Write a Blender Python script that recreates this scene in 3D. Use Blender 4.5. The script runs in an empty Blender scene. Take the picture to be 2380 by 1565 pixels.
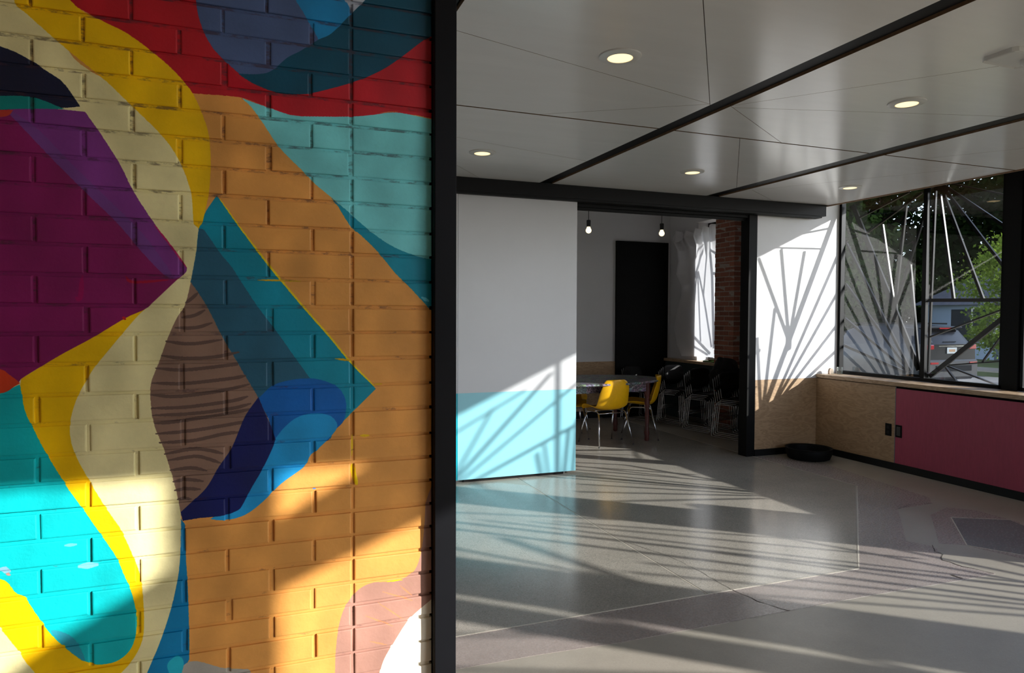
import bpy, bmesh, math, random
import numpy as np
from mathutils import Vector, Matrix
random.seed(7); rng = np.random.default_rng(7)
S = bpy.context.scene; COL = S.collection

# ------------------------------------------------------------------ camera
EYE = 1.55
FPX, YAW, PITCH, ROLL = 1598.39, 0.364240763, -0.0305330666, 0.00378830927
cy_, sy_ = math.cos(YAW), math.sin(YAW); cp_, sp_ = math.cos(PITCH), math.sin(PITCH)
FW = Vector((sy_*cp_, cy_*cp_, sp_)); R0 = Vector((cy_, -sy_, 0)); U0 = R0.cross(FW)
cr_, sr_ = math.cos(ROLL), math.sin(ROLL)
RT = cr_*R0 + sr_*U0; UP = -sr_*R0 + cr_*U0
cam = bpy.data.cameras.new('camera'); camo = bpy.data.objects.new('camera', cam); COL.objects.link(camo)
cam.sensor_width = 36.0; cam.lens = FPX/2380*36.0; cam.clip_start = 0.05; cam.clip_end = 400
M = Matrix((RT, UP, -FW)).transposed().to_4x4(); M.translation = Vector((0, 0, EYE)); camo.matrix_world = M
S.camera = camo

# ------------------------------------------------------------------ sky, sun, exposure
SUNA, SUNB = 0.86, 0.454            # sun travels (-1, SUNA, -SUNB)
SUN_E, SKY_E = 17.0, 0.88
w = bpy.data.worlds.new('sky'); S.world = w; w.use_nodes = True
nt = w.node_tree; nt.nodes.clear()
sky = nt.nodes.new('ShaderNodeTexSky'); sky.sky_type = 'NISHITA'; sky.sun_disc = False
sky.sun_elevation = math.atan(SUNB/math.hypot(1, SUNA)); sky.sun_rotation = math.atan2(1, -SUNA)
sky.air_density = 1.0; sky.dust_density = 0.5; sky.ozone_density = 1.0
hs = nt.nodes.new('ShaderNodeHueSaturation'); hs.inputs['Saturation'].default_value = 0.45
tint = nt.nodes.new('ShaderNodeVectorMath'); tint.operation = 'MULTIPLY'; tint.inputs[1].default_value = (0.90, 0.98, 1.16)   # camera white balance towards daylight blue
bg = nt.nodes.new('ShaderNodeBackground'); bg.inputs['Strength'].default_value = SKY_E
wo = nt.nodes.new('ShaderNodeOutputWorld')
nt.links.new(sky.outputs[0], hs.inputs['Color']); nt.links.new(hs.outputs[0], tint.inputs[0]); nt.links.new(tint.outputs[0], bg.inputs[0]); nt.links.new(bg.outputs[0], wo.inputs[0])
sl = bpy.data.lights.new('sun', 'SUN'); sl.energy = SUN_E; sl.angle = math.radians(0.55); sl.color = (1.0, 0.965, 0.93)
so = bpy.data.objects.new('sun', sl); COL.objects.link(so); so.location = (12, -9, 8)
so.rotation_euler = Vector((-1, SUNA, -SUNB)).to_track_quat('-Z', 'Y').to_euler()
S.view_settings.view_transform = 'Standard'; S.view_settings.look = 'None'
S.view_settings.gamma = 1; S.view_settings.use_curve_mapping = False
S.view_settings.exposure = -0.75
S.cycles.use_denoising = True; S.cycles.max_bounces = 8; S.cycles.diffuse_bounces = 5
S.cycles.transparent_max_bounces = 16; S.cycles.sample_clamp_indirect = 4.0; S.cycles.caustics_reflective = False; S.cycles.caustics_refractive = False

def portal(name, loc, rot, sx, sy):
    l = bpy.data.lights.new(name, 'AREA'); l.shape = 'RECTANGLE'; l.size = sx; l.size_y = sy; l.cycles.is_portal = True
    o = bpy.data.objects.new(name, l); COL.objects.link(o); o.location = loc; o.rotation_euler = rot

# ------------------------------------------------------------------ measuring helpers (pixel of the 2380x1565 photo -> point on a known plane)
def ray(x, y): return RT*((x-1190)/FPX) - UP*((y-782.5)/FPX) + FW
def onz(x, y, z=0.0): d = ray(x, y); t = (z-EYE)/d.z; return Vector((d.x*t, d.y*t, z))
def ony(x, y, Y): d = ray(x, y); t = Y/d.y; return Vector((d.x*t, Y, EYE+d.z*t))
def onx(x, y, X): d = ray(x, y); t = X/d.x; return Vector((X, d.y*t, EYE+d.z*t))

# ------------------------------------------------------------------ materials
def lin(c): return tuple(((v/12.92) if v <= 0.04045 else ((v+0.055)/1.055)**2.4) for v in [q/255 for q in c])+(1,)
class NB:
    def __init__(s, name):
        s.m = bpy.data.materials.new(name); s.m.use_nodes = True; s.t = s.m.node_tree
        s.p = s.t.nodes['Principled BSDF']; s.out = s.t.nodes['Material Output']
    def n(s, t, **k):
        o = s.t.nodes.new(t)
        for a, v in k.items():
            if a in o.inputs.keys(): o.inputs[a].default_value = v
            else: setattr(o, a, v)
        return o
    def l(s, a, b): s.t.links.new(a, b)
def mat(name, rgb, rough=0.5, metal=0.0, var=0.0, scale=20.0, bump=0.0, bscale=80.0, spec=0.5, coat=0.0, stretch=None, aniso=None):
    b = NB(name); p = b.p; col = lin(rgb)
    p.inputs['Base Color'].default_value = col; p.inputs['Roughness'].default_value = rough; p.inputs['Metallic'].default_value = metal
    p.inputs['Specular IOR Level'].default_value = spec; p.inputs['Coat Weight'].default_value = coat; p.inputs['Coat Roughness'].default_value = 0.12
    g = b.n('ShaderNodeNewGeometry'); mp = b.n('ShaderNodeMapping')
    if stretch: mp.inputs['Scale'].default_value = stretch
    b.l(g.outputs['Position'], mp.inputs['Vector'])
    if var > 0:
        nz = b.n('ShaderNodeTexNoise', Scale=scale, Detail=6.0, Roughness=0.6); b.l(mp.outputs[0], nz.inputs['Vector'])
        r = b.n('ShaderNodeMapRange'); r.inputs['From Min'].default_value = 0.3; r.inputs['From Max'].default_value = 0.7
        r.inputs['To Min'].default_value = 1-var; r.inputs['To Max'].default_value = 1+var; b.l(nz.outputs['Fac'], r.inputs['Value'])
        mx = b.n('ShaderNodeVectorMath', operation='SCALE'); mx.inputs[0].default_value = col[:3]; b.l(r.outputs[0], mx.inputs['Scale']); b.l(mx.outputs[0], p.inputs['Base Color'])
    if bump > 0:
        n2 = b.n('ShaderNodeTexNoise', Scale=bscale, Detail=4.0); b.l(mp.outputs[0], n2.inputs['Vector'])
        bp = b.n('ShaderNodeBump', Strength=bump, Distance=0.003); b.l(n2.outputs['Fac'], bp.inputs['Height']); b.l(bp.outputs[0], p.inputs['Normal'])
    return b.m
def glassmat(name, tint=(1, 1, 1), ior=1.5, edge=0.0):
    b = NB(name); b.t.nodes.remove(b.p)
    tr = b.n('ShaderNodeBsdfTransparent', Color=tint+(1,)); gl = b.n('ShaderNodeBsdfGlossy', Roughness=0.0)
    g = b.n('ShaderNodeNewGeometry'); dt = b.n('ShaderNodeVectorMath', operation='DOT_PRODUCT'); b.l(g.outputs['Normal'], dt.inputs[0]); b.l(g.outputs['Incoming'], dt.inputs[1])
    ab = b.n('ShaderNodeMath', operation='ABSOLUTE'); b.l(dt.outputs['Value'], ab.inputs[0]); om = b.n('ShaderNodeMath', operation='SUBTRACT'); om.inputs[0].default_value = 1.0; b.l(ab.outputs[0], om.inputs[1])
    pw_ = b.n('ShaderNodeMath', operation='POWER'); pw_.inputs[1].default_value = 5.0; b.l(om.outputs[0], pw_.inputs[0])
    f0 = ((ior-1)/(ior+1))**2*(1.9 if ior < 1.5 or 'window' not in name else 3.2); ma = b.n('ShaderNodeMath', operation='MULTIPLY_ADD', use_clamp=True); ma.inputs[1].default_value = 1-f0; ma.inputs[2].default_value = f0; b.l(pw_.outputs[0], ma.inputs[0]); mx = b.n('ShaderNodeMixShader')
    b.l(ma.outputs[0], mx.inputs[0]); b.l(tr.outputs[0], mx.inputs[1]); b.l(gl.outputs[0], mx.inputs[2]); b.l(mx.outputs[0], b.out.inputs[0])
    return b.m
def emit(name, rgb, e):
    b = NB(name); b.p.inputs['Base Color'].default_value = lin(rgb); b.p.inputs['Emission Color'].default_value = lin(rgb); b.p.inputs['Emission Strength'].default_value = e
    return b.m

m_white = mat('white wall paint', (214, 213, 214), 0.55, var=0.02, scale=3, bump=0.05, bscale=180)
m_ceil = mat('satin white ceiling panel', (226, 224, 223), 0.2, var=0.025, scale=1.6, spec=0.55, bump=0.02, bscale=60, stretch=(1, 6, 1))
m_edge = mat('ply edge', (120, 92, 66), 0.6, var=0.2, scale=30)
m_black = mat('black painted steel', (10, 10, 11), 0.5, spec=0.15, var=0.15, scale=12)
m_post = mat('dark post paint', (9, 10, 14), 0.5, spec=0.15, var=0.15, scale=12)
m_screen = mat('black screen bar', (7, 7, 8), 0.32, spec=0.14)
m_matteblack = mat('matte black', (9, 9, 9), 0.6, spec=0.15, var=0.15, scale=8)
m_base = mat('black baseboard', (12, 11, 11), 0.5, spec=0.3)
m_pink = mat('rose stained panel', (168, 66, 92), 0.5, var=0.08, scale=60, stretch=(1, 1, 0.15))
m_teal = mat('dark teal paint', (44, 58, 58), 0.6, var=0.05)
m_board = mat('white board', (190, 191, 194), 0.32, var=0.02, scale=2, spec=0.5)
m_aqua = mat('aqua laminate', (134, 195, 207), 0.24, var=0.015, scale=2)
m_aqua2 = mat('bright cyan laminate', (0, 168, 184), 0.35)
m_chrome = mat('chrome', (200, 200, 203), 0.16, metal=1.0)
m_wire = mat('dull chrome wire', (170, 170, 173), 0.24, metal=1.0)
m_yellow = mat('yellow fibreglass', (236, 176, 8), 0.42, var=0.05, scale=40)
m_seat = mat('black seat vinyl', (16, 14, 14), 0.6, spec=0.2)
m_strip = mat('zinc divider strip', (190, 182, 168), 0.35, var=0.1, scale=15)
m_crack = mat('floor crack filler', (52, 44, 36), 0.8, var=0.4, scale=40)
m_glass = glassmat('window glass', (0.93, 0.96, 0.95))
m_trimring = mat('light trim', (208, 206, 203), 0.35)
m_bulb = emit('warm lens', (255, 226, 170), 2.6)
m_pend = emit('pendant bulb', (255, 232, 190), 3.0)
m_black2 = mat('lamp socket black', (30, 30, 31), 0.5)
m_darkgap = mat('gap darkness', (9, 8, 8), 0.8, spec=0.1)

def ply(name, c1, c2):
    b = NB(name); g = b.n('ShaderNodeNewGeometry'); mp = b.n('ShaderNodeMapping'); mp.inputs['Scale'].default_value = (1.2, 1.2, 5.0)
    b.l(g.outputs['Position'], mp.inputs[0])
    wv = b.n('ShaderNodeTexNoise', Scale=1.8, Detail=3.0, Distortion=1.4); b.l(mp.outputs[0], wv.inputs['Vector'])
    m2 = b.n('ShaderNodeMath', operation='MULTIPLY'); m2.inputs[1].default_value = 46; b.l(wv.outputs['Fac'], m2.inputs[0])
    sn = b.n('ShaderNodeMath', operation='SINE'); b.l(m2.outputs[0], sn.inputs[0])
    fine = b.n('ShaderNodeTexNoise', Scale=90.0, Detail=3.0); mp2 = b.n('ShaderNodeMapping'); mp2.inputs['Scale'].default_value = (0.25, 0.25, 3); b.l(g.outputs['Position'], mp2.inputs[0]); b.l(mp2.outputs[0], fine.inputs['Vector'])
    ad = b.n('ShaderNodeMath', operation='MULTIPLY_ADD'); ad.inputs[1].default_value = 0.16; ad.inputs[2].default_value = 0.0; b.l(sn.outputs[0], ad.inputs[0])
    ad2 = b.n('ShaderNodeMath', operation='ADD'); b.l(ad.outputs[0], ad2.inputs[0]); b.l(fine.outputs['Fac'], ad2.inputs[1])
    cr = b.n('ShaderNodeValToRGB'); cr.color_ramp.elements[0].color = lin(c1); cr.color_ramp.elements[1].color = lin(c2); cr.color_ramp.elements[0].position = .15; cr.color_ramp.elements[1].position = .85
    b.l(ad2.outputs[0], cr.inputs[0]); b.l(cr.outputs[0], b.p.inputs['Base Color']); b.p.inputs['Roughness'].default_value = 0.42
    return b.m
m_ply = ply('birch plywood', (148, 118, 88), (186, 156, 122))
m_sill = ply('oak sill', (150, 122, 92), (190, 164, 134))

def terrazzo(name, base, dark, light, rough=0.2, speck=0.55, spec=0.5):
    b = NB(name); g = b.n('ShaderNodeNewGeometry')
    n1 = b.n('ShaderNodeTexVoronoi', Scale=210.0); b.l(g.outputs['Position'], n1.inputs['Vector'])
    n2 = b.n('ShaderNodeTexNoise', Scale=1.7, Detail=6.0, Roughness=0.65); b.l(g.outputs['Position'], n2.inputs['Vector'])
    n3 = b.n('ShaderNodeTexNoise', Scale=75.0, Detail=2.0); b.l(g.outputs['Position'], n3.inputs['Vector'])
    sx = b.n('ShaderNodeSeparateColor'); b.l(n1.outputs['Color'], sx.inputs[0])
    cr = b.n('ShaderNodeValToRGB'); e = cr.color_ramp.elements
    e[0].position = 0.0; e[0].color = lin(dark); e[1].position = 1.0; e[1].color = lin(light)
    x = e.new(0.18); x.color = lin(base); x = e.new(0.75); x.color = lin(base)
    b.l(sx.outputs[0], cr.inputs[0])
    mb = b.n('ShaderNodeMix', data_type='RGBA'); mb.inputs[0].default_value = speck; mb.inputs[6].default_value = lin(base); b.l(cr.outputs[0], mb.inputs[7])
    r = b.n('ShaderNodeMapRange'); r.inputs['From Min'].default_value = .3; r.inputs['From Max'].default_value = .7; r.inputs['To Min'].default_value = .86; r.inputs['To Max'].default_value = 1.12; b.l(n2.outputs['Fac'], r.inputs['Value'])
    vs = b.n('ShaderNodeVectorMath', operation='SCALE'); b.l(mb.outputs[2], vs.inputs[0]); b.l(r.outputs[0], vs.inputs['Scale']); b.l(vs.outputs[0], b.p.inputs['Base Color'])
    rr = b.n('ShaderNodeMapRange'); rr.inputs['To Min'].default_value = rough*.8; rr.inputs['To Max'].default_value = rough*1.5; b.l(n3.outputs['Fac'], rr.inputs['Value']); b.l(rr.outputs[0], b.p.inputs['Roughness'])
    bp = b.n('ShaderNodeBump', Strength=0.12, Distance=0.002); b.l(n3.outputs['Fac'], bp.inputs['Height']); b.l(bp.outputs[0], b.p.inputs['Normal'])
    b.p.inputs['Specular IOR Level'].default_value = spec
    return b.m
m_fl_plain = terrazzo('plain beige concrete', (154, 147, 135), (140, 133, 122), (168, 161, 149), 0.30, 0.35)
m_fl_agg = terrazzo('grey green aggregate', (154, 148, 138), (92, 89, 84), (192, 184, 172), 0.17, 0.55, 0.6)
m_fl_pur = terrazzo('mauve aggregate', (148, 137, 131), (122, 111, 107), (176, 165, 160), 0.24, 0.4)
m_fl_teal = terrazzo('slate aggregate', (112, 116, 116), (76, 80, 80), (132, 134, 130), 0.22, 0.6)

# ------------------------------------------------------------------ mesh helpers
def link(name, me, m=None, parent=None, loc=None):
    o = bpy.data.objects.new(name, me); COL.objects.link(o)
    if m is not None and me is not None:
        for q in (m if isinstance(m, (list, tuple)) else [m]): me.materials.append(q)
    if parent is not None: o.parent = parent
    if loc is not None: o.location = loc
    return o
def fin(bm, name, m, parent=None, loc=None, smooth=False):
    bmesh.ops.recalc_face_normals(bm, faces=bm.faces)
    me = bpy.data.meshes.new(name); bm.to_mesh(me); bm.free()
    if smooth: me.shade_smooth()
    return link(name, me, m, parent, loc)
def add_box(bm, x0, x1, y0, y1, z0, z1, bev=0.0):
    r = bmesh.ops.create_cube(bm, size=1.0); v = r['verts']
    for q in v: q.co = Vector(((x0+x1)/2+q.co.x*(x1-x0), (y0+y1)/2+q.co.y*(y1-y0), (z0+z1)/2+q.co.z*(z1-z0)))
    if bev > 0:
        es = list({e for q in v for e in q.link_edges}); bmesh.ops.bevel(bm, geom=es, offset=bev, segments=1, affect='EDGES')
def box(name, x0, x1, y0, y1, z0, z1, m, parent=None, bev=0.0):
    bm = bmesh.new(); add_box(bm, x0, x1, y0, y1, z0, z1, bev); return fin(bm, name, m, parent)
def add_bar(bm, a, b, wd, th=None, up=Vector((1, 0, 0))):
    a = Vector(a); b = Vector(b); th = th or wd; d = (b-a).normalized(); s = d.cross(up)
    if s.length < 1e-4: s = d.cross(Vector((0, 1, 0)))
    s.normalize(); u = s.cross(d).normalized()
    vs = [bm.verts.new(p+s*(i*wd/2)+u*(j*th/2)) for p in (a, b) for i, j in ((-1, -1), (1, -1), (1, 1), (-1, 1))]
    for f in ((0, 1, 2, 3), (7, 6, 5, 4), (0, 4, 5, 1), (1, 5, 6, 2), (2, 6, 7, 3), (3, 7, 4, 0)): bm.faces.new([vs[i] for i in f])
def add_tube(bm, pts, r, seg=10, r2=None):
    pts = [Vector(p) for p in pts]; n = len(pts); rings = []
    ref = Vector((0.13, 0.31, 0.94))
    for i, p in enumerate(pts):
        d = (pts[min(i+1, n-1)]-pts[max(i-1, 0)]).normalized(); s = d.cross(ref)
        if s.length < 1e-3: s = d.cross(Vector((1, 0, 0)))
        s.normalize(); u = s.cross(d); rr = r if r2 is None else r+(r2-r)*i/(n-1)
        rings.append([bm.verts.new(p+(s*math.cos(2*math.pi*k/seg)+u*math.sin(2*math.pi*k/seg))*rr) for k in range(seg)])
    for a, b in zip(rings, rings[1:]):
        for k in range(seg): bm.faces.new((a[k], a[(k+1) % seg], b[(k+1) % seg], b[k]))
    bm.faces.new(rings[0][::-1]); bm.faces.new(rings[-1])
def tube(name, pts, r, m, parent=None, seg=10, r2=None):
    bm = bmesh.new(); add_tube(bm, pts, r, seg, r2); return fin(bm, name, m, parent, smooth=True)
def rounded(pts, rad=0.03, n=4):
    out = [Vector(pts[0])]
    for a, b, c in zip(pts, pts[1:], pts[2:]):
        a, b, c = Vector(a), Vector(b), Vector(c); p = b+(a-b).normalized()*rad; q = b+(c-b).normalized()*rad
        for i in range(n+1): t = i/n; out.append(p*(1-t)**2+b*2*t*(1-t)+q*t*t)
    out.append(Vector(pts[-1])); return out
def add_lathe(bm, prof, c=(0, 0, 0), seg=24, caps=True):
    rings = [[bm.verts.new((c[0]+r*math.cos(2*math.pi*k/seg), c[1]+r*math.sin(2*math.pi*k/seg), c[2]+z)) for k in range(seg)] for r, z in prof]
    for a, b in zip(rings, rings[1:]):
        for k in range(seg): bm.faces.new((a[k], a[(k+1) % seg], b[(k+1) % seg], b[k]))
    if caps:
        bm.faces.new(rings[0][::-1]); bm.faces.new(rings[-1])
def lathe(name, prof, m, parent=None, c=(0, 0, 0), seg=24, caps=True):
    bm = bmesh.new(); add_lathe(bm, prof, c, seg, caps); o = fin(bm, name, m, parent); o.data.shade_smooth()
    o.modifiers.new('es', 'EDGE_SPLIT').split_angle = math.radians(40); return o
def slab(name, poly, z0, z1, m, parent=None, side=None):
    bm = bmesh.new(); a = [bm.verts.new((p[0], p[1], z0)) for p in poly]; b = [bm.verts.new((p[0], p[1], z1)) for p in poly]
    n = len(poly); bm.faces.new(a); bm.faces.new(b[::-1]); fs = []
    for i in range(n): fs.append(bm.faces.new((a[i], a[(i+1) % n], b[(i+1) % n], b[i])))
    if side is not None:
        for f in fs: f.material_index = 1
    return fin(bm, name, m if side is None else [m, side], parent)
def ystack(name, poly, y0, y1, m, parent=None):     # polygon in (x,z) extruded along y
    bm = bmesh.new(); a = [bm.verts.new((p[0], y0, p[1])) for p in poly]; b = [bm.verts.new((p[0], y1, p[1])) for p in poly]; n = len(poly)
    bm.faces.new(a); bm.faces.new(b[::-1])
    for i in range(n): bm.faces.new((a[i], a[(i+1) % n], b[(i+1) % n], b[i]))
    return fin(bm, name, m, parent)
def struct(o): o['kind'] = 'structure'; return o
def tag(o, label, cat, group=None, kind=None):
    o['label'] = label; o['category'] = cat
    if group: o['group'] = group
    if kind: o['kind'] = kind
    return o
def thing(name, label, cat, loc=(0, 0, 0), rz=0.0, group=None):
    o = bpy.data.objects.new(name, None); COL.objects.link(o); o.location = loc; o.rotation_euler = (0, 0, rz); o.empty_display_size = .1
    return tag(o, label, cat, group)
def dup(root, loc, rz=0.0, label=None, group=None):
    r = root.copy(); COL.objects.link(r); r.location = loc; r.rotation_euler = (0, 0, rz)
    if label: r['label'] = label
    if group: r['group'] = group
    for ch in list(root.children):
        c = ch.copy(); COL.objects.link(c); c.parent = r
        for g in list(ch.children):
            d = g.copy(); COL.objects.link(d); d.parent = c
    return r
def empty_struct(name): 
    o = bpy.data.objects.new(name, None); COL.objects.link(o); o['kind'] = 'structure'; return o

# ================================================================== ROOM
XR, XG, YB, CZ, YS = 6.09, 6.42, 6.13, 2.80, -1.23
# ---- floor
floor = struct(box('floor', -3.2, 6.6, -1.4, 9.45, -0.12, 0.0, m_fl_plain))
P = lambda x, y: onz(x, y)[:2]
A0 = (0.3, 3.15)
aggr = [(0.3, 3.15), (3.49, 3.15), (5.19, 4.72), (5.19, 6.20), (4.9, 9.2), (2.4, 9.2), (2.4, 6.14), (0.3, 6.14)]
left_a = [(-2.9, 3.15), (2.365, 3.15), (2.365, 5.75), (2.0, 6.10), (-2.9, 6.10)]
right_a = [(2.38, 3.15), (3.48, 3.15), (5.18, 4.73), (5.18, 9.2), (2.38, 9.2)]
slab('floor_slab', left_a, 0.0, 0.0012, m_fl_agg, floor)
slab('floor_slab', right_a, 0.0, 0.0012, m_fl_agg, floor)
pur = [(-2.9, 3.15), (3.49, 3.15), (5.19, 4.72), (5.19, 6.1), (5.45, 6.0)]+[P(*q) for q in ((1912, 1077), (2076, 1130), (2159, 1157), (2166, 1171), (2086, 1184), (2092, 1201), (2106, 1258), (2170, 1271), (2180, 1280), (2190, 1302), (2240, 1318), (2314, 1335), (2237, 1349), (2022, 1385), (1925, 1403), (1834, 1421), (1767, 1432), (1700, 1446), (1443, 1494), (1251, 1523), (1053, 1558))]+[(-2.9, 2.2)]
slab('floor_slab', pur, -0.01, 0.0007, m_fl_pur, floor)
pur2 = [P(*q) for q in ((2163, 1197), (2200, 1180), (2270, 1187), (2370, 1215), (2380, 1300), (2245, 1268), (2183, 1264))]
slab('floor_slab', pur2, -0.01, 0.0006, m_fl_pur, floor)
teal_p = [(5.06, 3.72), (5.42, 3.52), (5.2, 2.9), (4.7, 2.95), (4.54, 3.22)]
slab('floor_slab', teal_p, -0.01, 0.0010, m_fl_teal, floor)
def strip(a, b, wd=0.009, z=0.0018):
    bm = bmesh.new(); add_bar(bm, (a[0], a[1], z-0.003), (b[0], b[1], z-0.003), wd, 0.006, up=Vector((0, 0, 1))); fin(bm, 'divider_strip', m_strip, floor)
for a, b in (((-2.9, 3.15), (3.49, 3.15)), ((3.49, 3.15), (5.19, 4.72)), ((5.19, 4.72), (5.19, 9.1)), ((2.37, 3.15), (2.37, 5.72)), ((5.06, 3.72), (5.42, 3.52)), ((5.06, 3.72), (4.54, 3.22)), ((4.54, 3.22), (4.7, 2.95))): strip(a, b)
def crack(pts, wd):
    bm = bmesh.new(); pp = []
    for a, b in zip(pts, pts[1:]):
        a = onz(*a); b = onz(*b); n = max(2, int((b-a).length/0.04))
        for i in range(n): pp.append(a.lerp(b, i/n)+Vector((random.uniform(-.006, .006), random.uniform(-.006, .006), 0)))
    pp.append(onz(*pts[-1])); vs = []
    for i, p in enumerate(pp):
        d = (pp[min(i+1, len(pp)-1)]-pp[max(i-1, 0)]).normalized(); s = Vector((-d.y, d.x, 0))*wd*random.uniform(.3, 1)
        vs.append((bm.verts.new((p.x-s.x, p.y-s.y, .0021)), bm.verts.new((p.x+s.x, p.y+s.y, .0021))))
    for a, b in zip(vs, vs[1:]): bm.faces.new((a[0], b[0], b[1], a[1]))
    fin(bm, 'crack', m_crack, floor)
crack([(1460, 1262), (1545, 1290), (1620, 1325), (1700, 1372)], 0.0018)
crack([(1700, 1372), (1760, 1398), (1835, 1421)], 0.0035)
crack([(1700, 1447), (1767, 1433), (1834, 1421), (1925, 1403)], 0.0015)
crack([(2166, 1268), (2175, 1283), (2190, 1289), (2189, 1302), (2240, 1318), (2310, 1334)], 0.004)
crack([(2086, 1184), (2120, 1173), (2168, 1171)], 0.003)
crack([(2212, 1338), (2238, 1346)], 0.009)

# ---- ceiling (panels with open seams between steel channels)
ceiling = struct(box('ceiling', -3.2, 6.6, -1.4, 6.25, 2.96, 3.06, m_darkgap))
box('back_room_ceiling', 1.5, 6.6, 6.25, 9.45, 3.32, 3.4, m_white, ceiling)
def clip(poly, a, b, gap):
    nx, ny = -(b[1]-a[1]), b[0]-a[0]; L = math.hypot(nx, ny); nx /= L; ny /= L; res = []
    for s in (1, -1):
        out = []; n = len(poly)
        for i in range(n):
            p, q = poly[i], poly[(i+1) % n]
            dp = s*((p[0]-a[0])*nx+(p[1]-a[1])*ny)-gap; dq = s*((q[0]-a[0])*nx+(q[1]-a[1])*ny)-gap
            if dp >= 0: out.append(p)
            if (dp >= 0) != (dq >= 0): t = dp/(dp-dq); out.append((p[0]+(q[0]-p[0])*t, p[1]+(q[1]-p[1])*t))
        if len(out) > 2: res.append(out)
    return res
def inside(p, poly):
    c = False; n = len(poly)
    for i in range(n):
        a, b = poly[i], poly[(i+1) % n]
        if (a[1] > p[1]) != (b[1] > p[1]) and p[0] < (b[0]-a[0])*(p[1]-a[1])/(b[1]-a[1])+a[0]: c = not c
    return c
C = lambda x, y: tuple(onz(x, y, CZ)[:2])
seams = [(C(1634, 0), C(1650, 242)), (C(1054, 69), C(1650, 242)), (C(1054, 278), C(1650, 242)), (C(1110, 328), C(1360, 374)), (C(1054, 380), C(1115, 414)),
         (C(1700, 248), C(1815, 331)), (C(1700, 250), C(2100, 263)), (C(1700, 246), C(2342, 151)), (C(1720, 320), C(1712, 436)),
         (C(1994, 417), C(2221, 394)), (C(1746, 441), C(1789, 463)), (C(2120, 372), C(2380, 345))]
bays = [(-2.95, 0.67), (0.805, 2.555), (2.685, 4.43), (4.595, 6.08)]
for x0, x1 in bays:
    for y0, y1 in ((-1.2, 1.7), (1.71, 3.968), (3.986, 5.99)):
        polys = [[(x0, y0), (x1, y0), (x1, y1), (x0, y1)]]
        for a, b in seams:
            mid = ((a[0]+b[0])/2, (a[1]+b[1])/2); new = []
            for pl in polys:
                if inside(mid, pl): new += clip(pl, a, b, 0.0016)
                else: new.append(pl)
            polys = new
        for pl in polys: slab('ceiling_panel', pl, CZ, CZ+0.022, m_ceil, ceiling, side=m_edge)
for x0, x1 in ((0.67, 0.805), (2.555, 2.685), (4.43, 4.595)):
    struct(box('trim_%d' % int(x0*10), x0+.012, x1-.012, -1.2, 5.99, CZ+0.012, CZ+0.15, m_black))
bm = bmesh.new(); add_box(bm, -2.95, 6.05, 5.99, 6.10, 2.675, 2.80); add_box(bm, -2.95, 6.0, 6.0, 6.10, 2.655, 2.675)
struct(fin(bm, 'trim_1', m_black))
struct(box('trim_2', 6.08, 6.10, -1.2, 6.13, 2.79, 2.96, m_edge))

# ---- back wall (with opening to the rear room)
wb = struct(box('wall_back', -3.2, 2.9, YB, YB+.12, 0, 3.3, m_white))
box('header', 2.9, 5.215, YB, YB+.12, 2.672, 3.3, m_white, wb)
box('wall_panel', 5.215, XG+.03, YB, YB+.12, 0.847, 3.3, m_white, wb)
box('wood_panel', 5.215, XR+.001, YB, YB+.12, 0.0, 0.845, m_ply, wb)
box('wall_core', XR+.001, XG+.03, YB, YB+.12, 0.0, 0.846, m_ply, wb)
struct(box('baseboard_back', 5.215, XR, YB-.012, YB, 0, .072, m_base))
ofr = empty_struct('trim_3')
box('jamb', 5.105, 5.214, YB-.005, YB+.13, 0.0, 2.671, m_matteblack, ofr)
box('head_track', 2.99, 5.105, YB+.01, YB+.11, 2.628, 2.671, m_matteblack, ofr)
box('head_track', 2.99, 5.105, YB+.05, YB+.075, 2.60, 2.628, m_matteblack, ofr)

# ---- sliding panel
pn = thing('sliding_panel', 'large sliding wall panel, whiteboard above and aqua laminate below', 'panel', (2.38, 6.08, 0))
def child(o, par): o.parent = par; o.matrix_parent_inverse = par.matrix_world.inverted(); return o
bpy.context.view_layer.update()
def cbox(name, x0, x1, y0, y1, z0, z1, m, par, bev=0.0):
    L = Vector(par.location); return box(name, x0-L.x, x1-L.x, y0-L.y, y1-L.y, z0-L.z, z1-L.z, m, par, bev)
cbox('whiteboard', 1.78, 2.985, 6.06, 6.115, .832, 2.665, m_board, pn)
cbox('aqua_panel', 1.78, 2.985, 6.06, 6.115, .028, .832, m_aqua, pn)
cbox('floor_guide', 1.84, 2.86, 6.075, 6.10, .003, .028, m_matteblack, pn)
pn2 = thing('sliding_panel', 'second sliding panel with saturated cyan base, just behind the black post', 'panel', (1.2, 6.08, 0))
cbox('whiteboard', .6, 1.776, 6.055, 6.11, .832, 2.665, m_board, pn2)
cbox('aqua_panel', .6, 1.776, 6.055, 6.11, .028, .832, m_aqua2, pn2)
cbox('floor_guide', .7, 1.7, 6.075, 6.10, .003, .028, m_matteblack, pn2)

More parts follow.
